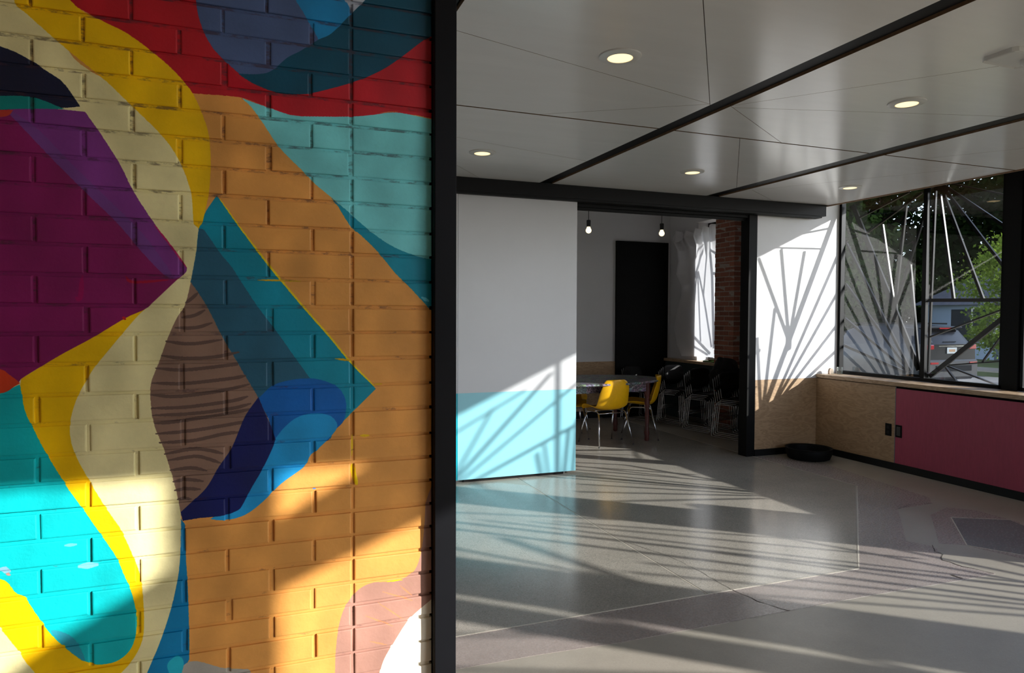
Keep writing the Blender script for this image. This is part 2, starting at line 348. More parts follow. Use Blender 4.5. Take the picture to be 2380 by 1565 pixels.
# ---- right wall with wainscot, sill, windows
wr = struct(box('wall_right', XR+.02, XG+.06, 1.66, YB, -0.1, 0.85, m_teal))
box('wood_panel', XR, XR+.02, 5.094, YB-.001, .07, .845, m_ply, wr)
box('panel_edge', XR-.001, XR+.02, 5.086, 5.093, .07, .845, mat('panel edge grey', (120, 122, 132), .5), wr)
box('rose_panel', XR, XR+.02, 3.2, 5.085, .07, .83, m_pink, wr)
box('rose_panel', XR, XR+.02, 1.66, 3.192, .07, .83, m_pink, wr)
box('shadow_gap', XR+.006, XR+.02, 1.66, YB-.002, .83, .852, m_darkgap, wr)
struct(box('baseboard_right', XR-.012, XR+.001, 1.66, YB-.012, 0, .072, m_base))
sill = struct(box('trim_4', XR-.012, XG-.03, 1.66, YB-.001, .852, .892, m_sill, bev=.002))
struct(box('wall_right_soffit', XR, 6.6, -1.3, YB, 2.95, 3.0, m_white))
def pier(name, y0, y1, z1=2.96, z0=-.1, x0=XR+.05, x1=XG+.08): return struct(box(name, x0, x1, y0, y1, z0, z1, m_white))
pier('wall_right_pier', 1.50, 1.66); pier('wall_right_pier', 1.66, 1.86, z0=.853)
pier('wall_right_pier', 1.86, 2.12, z1=1.38, z0=.893, x0=XG-.04, x1=XG+.06)  # unseen block added to cast the wider dark patch on the floor
pier('wall_right_pier', -.74, -.33)
HEADZ = 2.91
struct(box('roof_eave', XG+.05, 7.05, -1.3, 9.4, 3.02, 3.2, m_black))
def window(n, y0, y1, z0, mulls, mw=.045):
    r = empty_struct('window_%d' % n)
    bm = bmesh.new(); t = .035
    add_box(bm, XG-.03, XG+.03, y0, y1, z0, z0+t); add_box(bm, XG-.03, XG+.03, y0, y1, HEADZ, HEADZ+t); add_box(bm, XG-.03, XG+.03, y0, y0+t, z0, HEADZ); add_box(bm, XG-.03, XG+.03, y1-t, y1, z0, HEADZ)
    fin(bm, 'frame', m_screen, r); ys = [y0+t]
    for y in mulls: box('mullion', XG-.02, XG+.02, y-mw/2, y+mw/2, z0+t, HEADZ, m_screen, r); ys += [y-mw/2, y+mw/2]
    ys.append(y1-t)
    for a, b in zip(ys[::2], ys[1::2]):
        bm = bmesh.new(); v = [bm.verts.new(q) for q in ((XG, a, z0+t), (XG, b, z0+t), (XG, b, HEADZ), (XG, a, HEADZ))]; bm.faces.new(v); fin(bm, 'pane', m_glass, r)
    portal('daylight_portal', (XG+.12, (y0+y1)/2, (z0+HEADZ)/2), (0, math.radians(90), 0), HEADZ-z0, y1-y0)
    return r
window(1, 4.24, YB-.001, .893, [5.05])
struct(box('trim_5', XG-.05, XG+.06, 4.10, 4.24, .893, 2.95, m_black))
window(2, 1.86, 4.10, .893, [2.935], .022)
window(3, -.33, 1.50, 0.02, [])
window(4, -1.2, -.74, 0.02, [])
# south wall behind the viewer, with glazing
ws = struct(box('wall_front', -3.2, 2.2, YS-.1, YS, -.1, 3.0, m_white))
DX, DZ = (1.9-YS)/SUNA, (1.9-YS)/SUNA*SUNB
def bpS(x, y): q = ony(x, y, 1.9); return (q.x+DX, q.z+DZ)
box('head', 2.2, 6.6, YS-.02, YS, 2.80, 3.0, m_white, ws)
xa = bpS(402, 1200)[0]; xb = bpS(652, 1300)[0]
box('pier', xa, xb, YS-.02, YS, -.1, 2.80, m_white, ws)  # unseen; width set to shade the band between the mural's sun patches
q1, q2 = bpS(1010, 1196), bpS(650, 1372); q3, q4 = bpS(905, 1050), bpS(650, 1205)
e = lambda p, q, t: (p[0]+(q[0]-p[0])*t, p[1]+(q[1]-p[1])*t)
ystack('sun_mask', [e(q2, q1, 0), e(q2, q1, 2.4), e(q4, q3, 3.0), e(q4, q3, 0)], YS-.025, YS-.005, m_white, ws)  # unseen occluder shaped to cast the diagonal shade strip on the mural
l1, l2 = bpS(402, 1322), bpS(110, 1500)
ystack('sun_mask', [l1, l2, (l2[0]-1.2, l2[1]-1.0), (xa+.01, l2[1]-1.0)], YS-.025, YS-.005, m_white, ws)  # unseen occluder shaped to cut off the left sun patch along its diagonal
struct(box('front_sky_blocker', -3.2, 7.0, -2.2, YS-.05, 3.36, 3.5, m_black))  # unseen slab added to hold back light from the high sky
portal('daylight_portal', (4.4, YS-.15, 1.35), (math.radians(90), 0, 0), 4.2, 2.7)
struct(box('wall_left', -3.3, -3.2, -1.4, 6.3, -.1, 3.0, m_white))
struct(box('wall_corner', 6.36, 6.6, -1.33, -1.2, -.1, 2.96, m_black))
struct(box('wall_upper', -3.3, 6.6, -1.4, 6.25, 3.06, 3.12, m_white))

# ---- sunburst steel screens outside the glass (plane x=XS, (y,z) ends, width)
XS = 6.475
def screen(name, label, bars, loc):
    r = thing(name, label, 'window screen', loc, 0, 'steel sunburst screens outside the windows')
    for (a, b, wd) in bars:
        bm = bmesh.new(); L = Vector(loc)
        add_bar(bm, Vector((XS, a[0], a[1]))-L, Vector((XS, b[0], b[1]))-L, wd, .022); fin(bm, 'bar', m_screen, r)
    return r
W = .026
scr = screen('sunburst_screen', 'black steel bars fanning over the window pane nearest the back wall', [
    ((6.02, 2.83), (5.14, 1.0), .052), ((6.10, 2.40), (5.24, .985), W), ((6.10, 1.93), (5.25, .98), W), ((6.10, 1.53), (5.26, .97), W), ((6.10, 1.215), (5.28, .96), W+.004),
    ((5.068, 2.748), (5.44, 1.65), W), ((5.333, 2.72), (5.44, 1.69), W), ((5.62, 2.56), (5.455, 1.69), W), ((5.27, 2.10), (5.14, 1.0), W),
    ((5.83, 2.485), (5.15, 2.83), .019), ((5.92, 2.675), (5.3, 2.86), .019), ((5.062, 1.88), (5.124, .95), .024), ((5.445, 1.74), (5.44, 1.53), .06), ((5.27, .94), (5.05, .94), .03)], (XS, 5.6, .93))
scr = screen('sunburst_screen', 'black steel bars radiating from a top node over the pane beside the wide mullion', [
    ((4.953, 2.776), (4.783, 1.72), .026), ((4.908, 2.768), (4.492, 1.72), W), ((4.93, 2.86), (4.2, 1.87), W), ((4.92, 2.87), (4.2, 2.30), W), ((4.92, 2.90), (4.2, 2.63), .014),
    ((5.10, 1.722), (4.2, 1.708), .034), ((5.06, 1.335), (4.2, 1.665), .014), ((5.02, .945), (4.2, 1.63), .045), ((4.485, 1.127), (4.2, 1.55), .012),
    ((4.815, 1.075), (4.2, 1.16), .012), ((4.83, 1.065), (4.2, .88), .014), ((4.85, 1.05), (4.70, .88), .016), ((5.0, 2.86), (5.04, .93), .02), ((5.0, 2.87), (4.86, 2.80), .07)], (XS, 4.6, .93))
scr = screen('sunburst_screen', 'black steel bars crossing the window bay right of the wide mullion', [
    ((3.42, 2.1), (3.775, 1.29), W), ((3.775, 1.29), (3.28, 1.065), W), ((3.40, 1.9), (3.52, 1.1), W), ((3.25, 1.9), (3.265, .93), W), ((3.18, 1.85), (2.94, .93), W),
    ((2.99, 2.05), (2.89, .95), .026), ((2.70, 2.0), (2.87, .95), W), ((2.5, 1.667), (2.82, .95), W), ((2.142, 1.723), (2.78, .99), W), ((1.87, 1.67), (2.6, 1.09), W),
    ((1.87, 2.60), (2.60, 2.665), .014), ((2.0, 2.22), (2.32, 2.66), .014), ((1.98, 2.16), (2.83, 2.70), .026), ((2.0, 2.12), (3.2, 2.51), .016), ((1.9, 2.07), (4.1, 2.055), .026),
    ((3.07, 2.12), (3.02, 1.5), W), ((2.768, 2.04), (2.81, 1.7), .014), ((4.10, 2.62), (3.3, 1.2), .02)], (XS, 3.0, .93))
scr = screen('sunburst_screen', 'black steel bars fanning over the full height glazing, out of view to the right', [
    ((.80, 2.38), (1.5, 1.36), .022), ((1.5, 1.57), (.70, 1.0), .020), ((1.5, 1.24), (.72, .90), .020), ((1.5, .975), (.80, .84), .020), ((.94, 1.98), (1.20, 1.34), .016), ((.85, 2.05), (1.02, 1.12), .018),
    ((.735, 2.2), (.70, .8), .02), ((.575, 2.4), (.62, .8), .036), ((.60, 1.8), (.41, .95), .02), ((.385, 2.5), (.30, .95), .034), ((.10, 1.9), (.25, 1.0), .02), ((-.15, 1.98), (.18, 1.05), .02), ((-.33, 1.86), (.05, 1.15), .02),
    ((-.05, 2.5), (-.30, 2.05), .03), ((.30, 2.20), (-.33, 2.0), .05), ((1.5, .80), (.3, .80), .03)], (XS, .6, .5))
scr = screen('sunburst_screen', 'black steel bars at the corner glazing, out of view behind the viewer', [
    ((-.74, 2.3), (-1.2, 1.5), .026), ((-.74, 1.7), (-1.2, 1.25), .022), ((-.74, 2.7), (-1.1, 2.1), .022)], (XS, -.97, .5))
b2 = thing('sunburst_screen', 'black steel bars over the glazing behind the viewer', 'window screen', (5.2, YS-.09, .5), 0, 'steel sunburst screens outside the windows')
for a, b, wd in (((4.6, 2.7), (6.35, 1.9), .022), ((4.5, 2.35), (6.35, 1.65), .024), ((4.6, 2.0), (6.35, 1.45), .020), ((5.0, 2.74), (6.35, 2.3), .02)):
    bm = bmesh.new(); add_bar(bm, (a[0]-5.2, 0, a[1]-.5), (b[0]-5.2, 0, b[1]-.5), wd, .02, up=Vector((0, 1, 0))); fin(bm, 'bar', m_black, b2)

# ================================================================== MURAL
def spline(pts, k=6):
    """closed outline; a point with a third entry is a corner"""
    n = len(pts); out = []
    def g(i): return np.array(pts[i % n][:2], float)
    for i in range(n):
        p1, p2 = g(i), g(i+1); c1, c2 = len(pts[i]) > 2, len(pts[(i+1) % n]) > 2
        p0 = 2*p1-p2 if c1 else g(i-1); p3 = 2*p2-p1 if c2 else g(i+2)
        if np.linalg.norm(p0-p1) > 3*np.linalg.norm(p2-p1): p0 = p1+(p0-p1)/np.linalg.norm(p0-p1)*np.linalg.norm(p2-p1)
        if np.linalg.norm(p3-p2) > 3*np.linalg.norm(p2-p1): p3 = p2+(p3-p2)/np.linalg.norm(p3-p2)*np.linalg.norm(p2-p1)
        for j in range(k):
            t = j/k; out.append(.5*((2*p1)+(-p0+p2)*t+(2*p0-5*p1+4*p2-p3)*t*t+(-p0+3*p1-3*p2+p3)*t**3))
    return out
MX0, MX1, MZ0, MZ1 = -.62, .52, .50, 2.48; RES = 1250
MW, MH = int((MX1-MX0)*RES), int((MZ1-MZ0)*RES)
img = np.zeros((MH, MW, 3), np.float32)
def wallpx(p): q = ony(float(p[0]), float(p[1]), 1.9); return ((q.x-MX0)*RES, (q.z-MZ0)*RES)
def fill(poly, rgb, soft=0.0, jag=0.0):
    pts = np.array([wallpx(p) for p in poly]); c = np.array(rgb, np.float32)/255
    y0, y1 = max(0, int(pts[:, 1].min())), min(MH-1, int(pts[:, 1].max())+1); n = len(pts)
    for y in range(y0, y1+1):
        yy = y+.5; xs = []
        for i in range(n):
            a, b = pts[i], pts[(i+1) % n]
            if (a[1] > yy) != (b[1] > yy): xs.append(a[0]+(yy-a[1])/(b[1]-a[1])*(b[0]-a[0]))
        xs.sort()
        for a, b in zip(xs[::2], xs[1::2]):
            if jag: a += rng.normal()*jag; b += rng.normal()*jag
            ia, ib = int(math.floor(a)), int(math.floor(b)); s, e_ = max(0, ia+1), min(MW, ib)
            if s < e_: img[y, s:e_] = c
            if ia == ib: continue
            for ix, wgt in ((ia, 1-(a-ia)), (ib, b-ib)):
                if 0 <= ix < MW: img[y, ix] = img[y, ix]*(1-wgt)+c*wgt
def shape(pts, rgb): fill(spline(pts), rgb)
def stroke(pts, rgb, wd):
    n = len(pts); sp = []
    ps = [np.array(p, float) for p in pts]; ps = [2*ps[0]-ps[1]]+ps+[2*ps[-1]-ps[-2]]
    for i in range(1, len(ps)-2):
        p0, p1, p2, p3 = ps[i-1:i+3]
        for j in range(6): t = j/6; sp.append(.5*((2*p1)+(-p0+p2)*t+(2*p0-5*p1+4*p2-p3)*t*t+(-p0+3*p1-3*p2+p3)*t**3))
    sp.append(ps[-2]); L, R = [], []
    for i, p in enumerate(sp):
        d = sp[min(i+1, len(sp)-1)]-sp[max(i-1, 0)]; d = d/(np.linalg.norm(d)+1e-6); s = np.array([-d[1], d[0]])*wd/2*min(1, .35+min(i, len(sp)-1-i)*.25)
        L.append(p+s); R.append(p-s)
    fill(L+R[::-1], rgb)
ORANGE = (216, 152, 76); CREAM = (226, 216, 160); YEL = (236, 188, 0); RED = (178, 24, 38); SLATE = (72, 92, 134); LBLUE = (20, 128, 186)
DTEAL = (0, 70, 94); AQUA = (116, 206, 210); TEAL = (0, 136, 160); DSLATE = (36, 90, 114); BROWN = (134, 106, 90); BSTR = (92, 72, 64)
PURP = (122, 52, 130); MAG = (128, 24, 88); TURQ = (0, 180, 184); ROYAL = (0, 92, 172); SKYB = (24, 146, 206); NAVY = (8, 20, 82); NBLACK = (20, 26, 52)
MAUVE = (166, 124, 108); OFFW = (238, 228, 206); ORED = (206, 62, 30); BLU = (0, 122, 172)
img[:] = np.array(ORANGE)/255
c = 1
shape([(-60, -60, c), (105, -60, c), (160, 116), (246, 186), (319, 256), (382, 319), (419, 375), (445, 445), (452, 500), (463, 533, c), (457, 586), (445, 653), (432, 706), (412, 739), (392, 783), (369, 846), (352, 892), (352, 935), (359, 985), (381, 1040), (399, 1097), (412, 1144), (421, 1188), (422, 1214), (421, 1275), (416, 1335), (402, 1402), (386, 1456), (369, 1503), (355, 1536), (338, 1580, c), (300, 1640, c), (-60, 1640, c)], CREAM)
shape([(150, -40, c), (155, 0), (246, 51), (366, 128), (449, 216, c), (520, 221), (563, 226), (620, 246), (680, 266), (736, 269), (819, 268), (869, 264), (905, 259), (939, 261), (1010, 276, c), (1010, -40, c)], RED)
stroke([(1003, 268), (930, 262), (860, 266), (736, 270), (650, 258), (563, 228)], (190, 20, 40), 5)
shape([(455, -20, c), (461, 30), (475, 73), (498, 113), (532, 148), (563, 175, c), (603, 180, c), (640, 165), (745, 95, c), (719, 50), (680, -20, c)], SLATE)
shape([(676, -20, c), (719, 50), (743, 93, c), (775, 76, c), (824, 30, c), (800, -20, c)], LBLUE)
shape([(792, -20, c), (821, 30, c), (880, -20, c)], (170, 180, 196))
shape([(870, -20, c), (821, 28), (772, 76), (741, 91), (700, 117), (669, 133), (633, 163), (603, 171), (555, 170, c), (575, 184), (603, 199), (646, 214), (699, 218), (733, 214), (819, 191), (886, 163), (935, 131), (985, 93), (1010, 82, c), (1010, -20, c)], DTEAL)
shape([(532, 146, c), (548, 172), (563, 186), (603, 204), (646, 219), (600, 222), (560, 212), (528, 196), (518, 170)], (176, 12, 34))
shape([(563, 227, c), (620, 247), (680, 267), (736, 270), (819, 270), (869, 266), (905, 261), (939, 263), (1010, 278, c), (1010, 604, c), (965, 593), (919, 575), (879, 550), (842, 520), (806, 488), (776, 462, c), (736, 429), (713, 405), (676, 369), (646, 336), (613, 286), (586, 249)], AQUA)
shape([(770, 458, c), (806, 488), (842, 520), (879, 550), (919, 575), (965, 593), (1010, 604, c), (1010, 726, c), (992, 709), (952, 666), (919, 633), (895, 603), (865, 570), (836, 543), (812, 520), (786, 478)], TEAL)
shape([(60, -60, c), (35, 0), (66, 33), (160, 116), (246, 186), (319, 256), (382, 319), (419, 375), (445, 445), (452, 520), (466, 532, c), (473, 512), (478, 488), (487, 445), (491, 382), (487, 316), (472, 266), (449, 216), (415, 173), (366, 128), (299, 78), (246, 51), (186, 20), (140, -30, c)], YEL)
stroke([(512, 462), (553, 522), (618, 606), (659, 657), (719, 728), (766, 781), (819, 846), (872, 898)], (226, 200, 20), 6)
shape([(505, 453, c), (553, 522), (617, 608), (657, 657), (717, 728), (764, 781), (817, 845), (875, 903, c), (826, 952), (779, 999), (770, 1020, c), (700, 1000, c), (597, 924, c), (553, 842), (520, 786), (479, 706), (445, 653, c), (457, 586), (463, 533), (472, 515), (479, 492)], TEAL)
shape([(463, 530, c), (475, 533), (512, 586), (540, 620), (563, 656), (603, 716), (646, 772), (686, 829), (730, 890, c), (640, 930, c), (597, 924, c), (553, 842), (520, 786), (479, 706), (444, 655, c), (457, 586)], DSLATE)
shape([(445, 655, c), (432, 706), (412, 739), (392, 783), (369, 846), (352, 892), (352, 935), (359, 985), (381, 1040), (399, 1097), (412, 1144), (421, 1190, c), (436, 1176), (480, 1134), (510, 1084), (540, 1040), (570, 969), (602, 924, c), (553, 842), (520, 786), (479, 706)], BROWN)
q = lambda L: [(a/3.009, 520+b/3.009) for a, b in L]
for L in ([(1300, 555), (1345, 520), (1390, 480)], [(1270, 655), (1360, 640), (1440, 600)], [(1225, 725), (1370, 725), (1490, 690)], [(1160, 820), (1340, 838), (1560, 808)], [(1130, 920), (1300, 940), (1500, 930), (1680, 895)], [(1090, 1008), (1300, 1020), (1620, 985), (1670, 975)],
          [(1065, 1112), (1300, 1115), (1620, 1080), (1725, 1060)], [(1060, 1195), (1250, 1205), (1560, 1165), (1750, 1120)], [(1060, 1288), (1300, 1280), (1620, 1238), (1740, 1205)], [(1068, 1338), (1350, 1325), (1625, 1290), (1760, 1255)], [(1080, 1395), (1250, 1380), (1600, 1325), (1780, 1290)], [(1090, 1468), (1350, 1445), (1625, 1400), (1730, 1380)], [(1115, 1530), (1350, 1515), (1560, 1470), (1690, 1455)]): stroke(q(L), BSTR, 8)
q = lambda L: [(a/2.981, 1040+b/2.981) for a, b in L]
for L in ([(1140, 45), (1330, 10), (1450, 18), (1550, 42)], [(1165, 88), (1350, 60), (1440, 76), (1535, 108)], [(1180, 157), (1330, 140), (1440, 162)], [(1200, 236), (1300, 220), (1415, 232)], [(1212, 295), (1300, 284), (1395, 288)], [(1230, 360), (1280, 352), (1330, 358)]): stroke(q(L), BSTR, 8)
shape([(603, 924, c), (636, 895), (680, 882), (726, 879), (759, 886), (786, 899), (802, 922), (806, 949), (799, 979), (779, 1000), (766, 1022, c), (700, 1050, c), (636, 1040, c), (629, 985), (613, 949)], ROYAL)
shape([(640, 1020, c), (663, 992), (693, 969), (733, 960), (766, 965), (782, 979), (784, 995), (766, 1018), (743, 1040), (738, 1046), (721, 1060), (708, 1084), (654, 1124), (614, 1164), (580, 1191), (553, 1203), (520, 1209), (490, 1206, c), (560, 1160, c), (600, 1080, c)], SKYB)
shape([(602, 922, c), (570, 969), (540, 1040), (510, 1084), (480, 1134), (436, 1176), (421, 1190, c), (426, 1210, c), (470, 1203), (520, 1198), (545, 1190), (560, 1181), (587, 1131), (611, 1090), (634, 1042), (642, 1020, c), (629, 985), (613, 949)], NAVY)
shape([(421, 1205, c), (431, 1218, c), (433, 1291), (438, 1375), (441, 1476), (441, 1532, c), (420, 1575, c), (336, 1580, c), (355, 1536), (369, 1503), (386, 1456), (402, 1402), (416, 1335), (421, 1275), (422, 1214)], BLU)
shape([(412, 1575, c), (428, 1546), (450, 1536), (480, 1541), (520, 1552), (575, 1556), (590, 1575, c)], (164, 160, 150))
shape([(400, 1580, c), (390, 1545), (410, 1525), (425, 1530), (428, 1546), (420, 1575, c)], (30, 170, 190))
# left group
shape([(50, 880, c), (139, 826), (213, 786), (292, 739), (339, 717, c), (319, 736), (282, 779), (249, 819), (219, 856), (186, 912), (169, 959), (163, 999), (170, 1040), (188, 1080), (215, 1127), (248, 1181), (282, 1231), (309, 1288), (329, 1349), (335, 1409), (335, 1469), (325, 1506), (302, 1543), (270, 1575), (240, 1600, c), (110, 1600, c), (80, 1560), (60, 1536), (40, 1506), (-10, 1445, c), (-60, 1400, c), (-60, 1300, c), (0, 1345, c)], YEL)
shape([(-60, 905, c), (0, 912), (47, 893, c), (51, 912), (60, 955), (80, 999), (107, 1050), (148, 1117), (188, 1174), (228, 1231), (268, 1288), (288, 1332), (309, 1382), (319, 1436), (315, 1483), (299, 1516), (268, 1538), (228, 1544), (188, 1530), (148, 1500), (114, 1466), (80, 1419), (60, 1389), (37, 1377), (20, 1355), (0, 1345), (-60, 1330, c)], TURQ)
shape([(120, 1465), (160, 1510), (200, 1536), (170, 1480)], (40, 150, 168))
stroke([(150, 1268), (180, 1265)], (90, 180, 206), 8); stroke([(182, 1317), (230, 1312)], (110, 176, 206), 14); stroke([(0, 1322), (25, 1328)], (120, 170, 190), 18); stroke([(14, 1334), (26, 1336)], (170, 130, 120), 6)
shape([(-60, 245, c), (30, 250), (66, 248), (199, 259, c), (239, 316), (282, 385), (312, 445), (361, 520), (402, 576), (436, 622, c), (433, 632), (409, 653), (359, 700), (336, 719), (292, 739), (213, 786), (139, 826), (50, 880), (43, 892, c), (0, 858, c), (-60, 840, c)], MAG)
shape([(25, 252, c), (66, 248), (199, 259, c), (239, 316), (282, 385), (312, 445), (361, 520), (402, 576), (436, 622, c), (433, 632), (418, 644, c), (389, 643), (332, 586), (276, 520), (199, 445), (126, 372), (66, 309), (25, 266, c)], PURP)
shape([(25, 254, c), (90, 300), (160, 372), (235, 445), (312, 520), (352, 566), (400, 636), (389, 643), (332, 586), (276, 520), (199, 445), (126, 372), (66, 309), (25, 266, c)], (112, 62, 132))
stroke([(360, 522), (402, 576), (435, 622)], (176, 22, 90), 4); stroke([(292, 641), (312, 655), (392, 650)], (160, 10, 50), 6); stroke([(286, 736), (294, 742)], (190, 30, 40), 7)
stroke([(192, 640), (188, 690), (176, 692)], (150, 8, 84), 12)
shape([(-60, 80, c), (0, 105), (40, 121), (80, 143), (113, 166), (146, 189), (170, 220), (188, 247, c), (150, 250), (-60, 250, c)], NBLACK)
shape([(-60, 222, c), (0, 222), (60, 222), (95, 230), (152, 253, c), (60, 252), (0, 254), (-60, 256, c)], (0, 130, 126))
shape([(-60, 250, c), (0, 254), (32, 255, c), (22, 267), (0, 271), (-60, 272, c)], (180, 56, 40))
shape([(-60, 850, c), (0, 857), (20, 868), (48, 890, c), (35, 897), (20, 908), (0, 914), (-60, 920, c)], ORED)
# right lower group
shape([(1012, 1120, c), (1000, 1140), (990, 1175), (987, 1228), (980, 1281), (966, 1322), (943, 1342), (906, 1352), (869, 1354), (839, 1367), (815, 1392), (798, 1422), (788, 1459), (782, 1503), (779, 1580, c), (1012, 1580, c)], MAUVE)
stroke([(937, 1347), (900, 1352)], (228, 190, 20), 3)
for L in ([(890, 1375), (960, 1395)], [(880, 1400), (940, 1440)], [(930, 1360), (960, 1385)], [(850, 1430), (915, 1455)], [(860, 1490), (900, 1498)]): stroke(L, (196, 132, 92), 4)
shape([(1012, 1385, c), (980, 1412), (949, 1442), (916, 1493), (892, 1536), (880, 1580, c), (1012, 1580, c)], OFFW)
stroke([(820, 1010), (819, 1060)], (222, 190, 20), 5); stroke([(820, 1078), (823, 1100), (831, 1128)], (232, 196, 0), 11); stroke([(838, 1012), (860, 1012)], (226, 186, 20), 8)
stroke([(600, 650), (650, 651), (700, 653)], (206, 170, 30), 4); stroke([(780, 833), (820, 838)], (206, 170, 30), 5); stroke([(870, 893), (890, 892)], (206, 160, 30), 5)
stroke([(980, 690), (998, 700)], (90, 190, 210), 8); stroke([(728, 1136), (736, 1136)], (90, 130, 200), 4)
# slow brushy unevenness in the paint
yy, xx = np.mgrid[0:MH, 0:MW].astype(np.float32)
var = np.zeros((MH, MW), np.float32)
for k in range(14):
    fx, fy, ph = rng.uniform(-.05, .05), rng.uniform(-.035, .035), rng.uniform(0, 6.28); var += np.sin(xx*fx+yy*fy+ph)
img *= (1+.012*var)[..., None]
# fine print of mortar grime is left to the node material
im = bpy.data.images.new('mural paint', MW, MH, alpha=False)
buf = np.ones((MH, MW, 4), np.float32); buf[..., :3] = np.clip(img, 0, 1); im.pixels.foreach_set(buf.ravel()); im.update(); im.pack()

def muralmat(name, joint):
    b = NB(name); g = b.n('ShaderNodeNewGeometry'); sep = b.n('ShaderNodeSeparateXYZ'); b.l(g.outputs['Position'], sep.inputs[0])
    nzv = b.n('ShaderNodeTexNoise', Scale=160.0, Detail=3.0); b.l(g.outputs['Position'], nzv.inputs['Vector'])
    def mr(o, a, c_, off):
        r = b.n('ShaderNodeMapRange', clamp=False); r.inputs['From Min'].default_value = a; r.inputs['From Max'].default_value = c_; b.l(o, r.inputs['Value'])
        ad = b.n('ShaderNodeMath', operation='MULTIPLY_ADD'); ad.inputs[1].default_value = off; b.l(nzv.outputs['Fac'], ad.inputs[0]); b.l(r.outputs[0], ad.inputs[2]); return ad.outputs[0]
    cb = b.n('ShaderNodeCombineXYZ'); b.l(mr(sep.outputs[0], MX0, MX1, .0022), cb.inputs[0]); b.l(mr(sep.outputs[2], MZ0, MZ1, .0012), cb.inputs[1])
    ti = b.n('ShaderNodeTexImage', image=im, extension='EXTEND'); b.l(cb.outputs[0], ti.inputs[0])
    nz = b.n('ShaderNodeTexNoise', Scale=13.0, Detail=8.0, Roughness=.7); b.l(g.outputs['Position'], nz.inputs['Vector'])
    r = b.n('ShaderNodeMapRange'); r.inputs['From Min'].default_value = .3; r.inputs['From Max'].default_value = .7; r.inputs['To Min'].default_value = .93; r.inputs['To Max'].default_value = 1.06; b.l(nz.outputs['Fac'], r.inputs['Value'])
    vs = b.n('ShaderNodeVectorMath', operation='SCALE'); b.l(ti.outputs[0], vs.inputs[0]); b.l(r.outputs[0], vs.inputs['Scale'])
    if joint:      # bare spots in the joints where the paint missed
        mp = b.n('ShaderNodeMapping'); mp.inputs['Scale'].default_value = (22, 22, 60); b.l(g.outputs['Position'], mp.inputs[0])
        n3 = b.n('ShaderNodeTexNoise', Scale=1.0, Detail=5.0, Roughness=.7); b.l(mp.outputs[0], n3.inputs['Vector'])
        rp = b.n('ShaderNodeMapRange'); rp.inputs['From Min'].default_value = .53; rp.inputs['From Max'].default_value = .66; rp.inputs['To Max'].default_value = .7; zb = b.n('ShaderNodeMapRange'); zb.inputs['From Min'].default_value = 1.1; zb.inputs['From Max'].default_value = 2.3; zb.inputs['To Min'].default_value = -.07; zb.inputs['To Max'].default_value = .10; b.l(sep.outputs[2], zb.inputs['Value']); az = b.n('ShaderNodeMath', operation='ADD'); b.l(n3.outputs['Fac'], az.inputs[0]); b.l(zb.outputs[0], az.inputs[1]); b.l(az.outputs[0], rp.inputs['Value'])
        mx = b.n('ShaderNodeMix', data_type='RGBA'); b.l(rp.outputs[0], mx.inputs[0]); b.l(vs.outputs[0], mx.inputs[6]); mx.inputs[7].default_value = lin((60, 40, 50)); b.l(mx.outputs[2], b.p.inputs['Base Color'])
    else: b.l(vs.outputs[0], b.p.inputs['Base Color'])
    b.p.inputs['Roughness'].default_value = .5; b.p.inputs['Specular IOR Level'].default_value = .35
    n4 = b.n('ShaderNodeTexNoise', Scale=45.0, Detail=6.0, Roughness=.6); b.l(g.outputs['Position'], n4.inputs['Vector'])
    bp = b.n('ShaderNodeBump', Strength=.35, Distance=.003); b.l(n4.outputs['Fac'], bp.inputs['Height']); b.l(bp.outputs[0], b.p.inputs['Normal'])
    return b.m
m_mur = muralmat('mural on brick', False); m_murj = muralmat('mural in the joints', True)

YM = 1.9
mural = thing('mural_wall', 'brick wall painted with a colourful abstract mural of flowing shapes', 'wall', (0, YM, 0)); mural['kind'] = 'structure'; mural.name = 'wall_mural'
XE = .481
box('mortar', -3.2, XE-.006, .0048, .30, 0, 2.79, m_murj, mural)
zj = [2.322, 2.257, 2.19, 2.123, 2.058, 1.989, 1.92, 1.852, 1.78, 1.714, 1.643, 1.571, 1.502, 1.431, 1.358, 1.289, 1.215, 1.148, 1.081, 1.013, .947, .882, .816, .753, .69, .619, .552]
zj = [2.322+.0665*k for k in range(7, 0, -1)]+zj+[.552-.068*k for k in range(1, 9)]
JN = .0080
def brickmesh(w_, h_):
    bm = bmesh.new(); add_box(bm, -w_/2, w_/2, 0, .09, -h_/2, h_/2)
    es = [e_ for e_ in bm.edges if all(v.co.y < .01 for v in e_.verts)]
    bmesh.ops.bevel(bm, geom=es, offset=.0035, segments=2, affect='EDGES', profile=.6)
    bmesh.ops.recalc_face_normals(bm, faces=bm.faces); me = bpy.data.meshes.new('brick'); bm.to_mesh(me); bm.free(); me.materials.append(m_mur); return me
cache = {}; rest = bmesh.new()
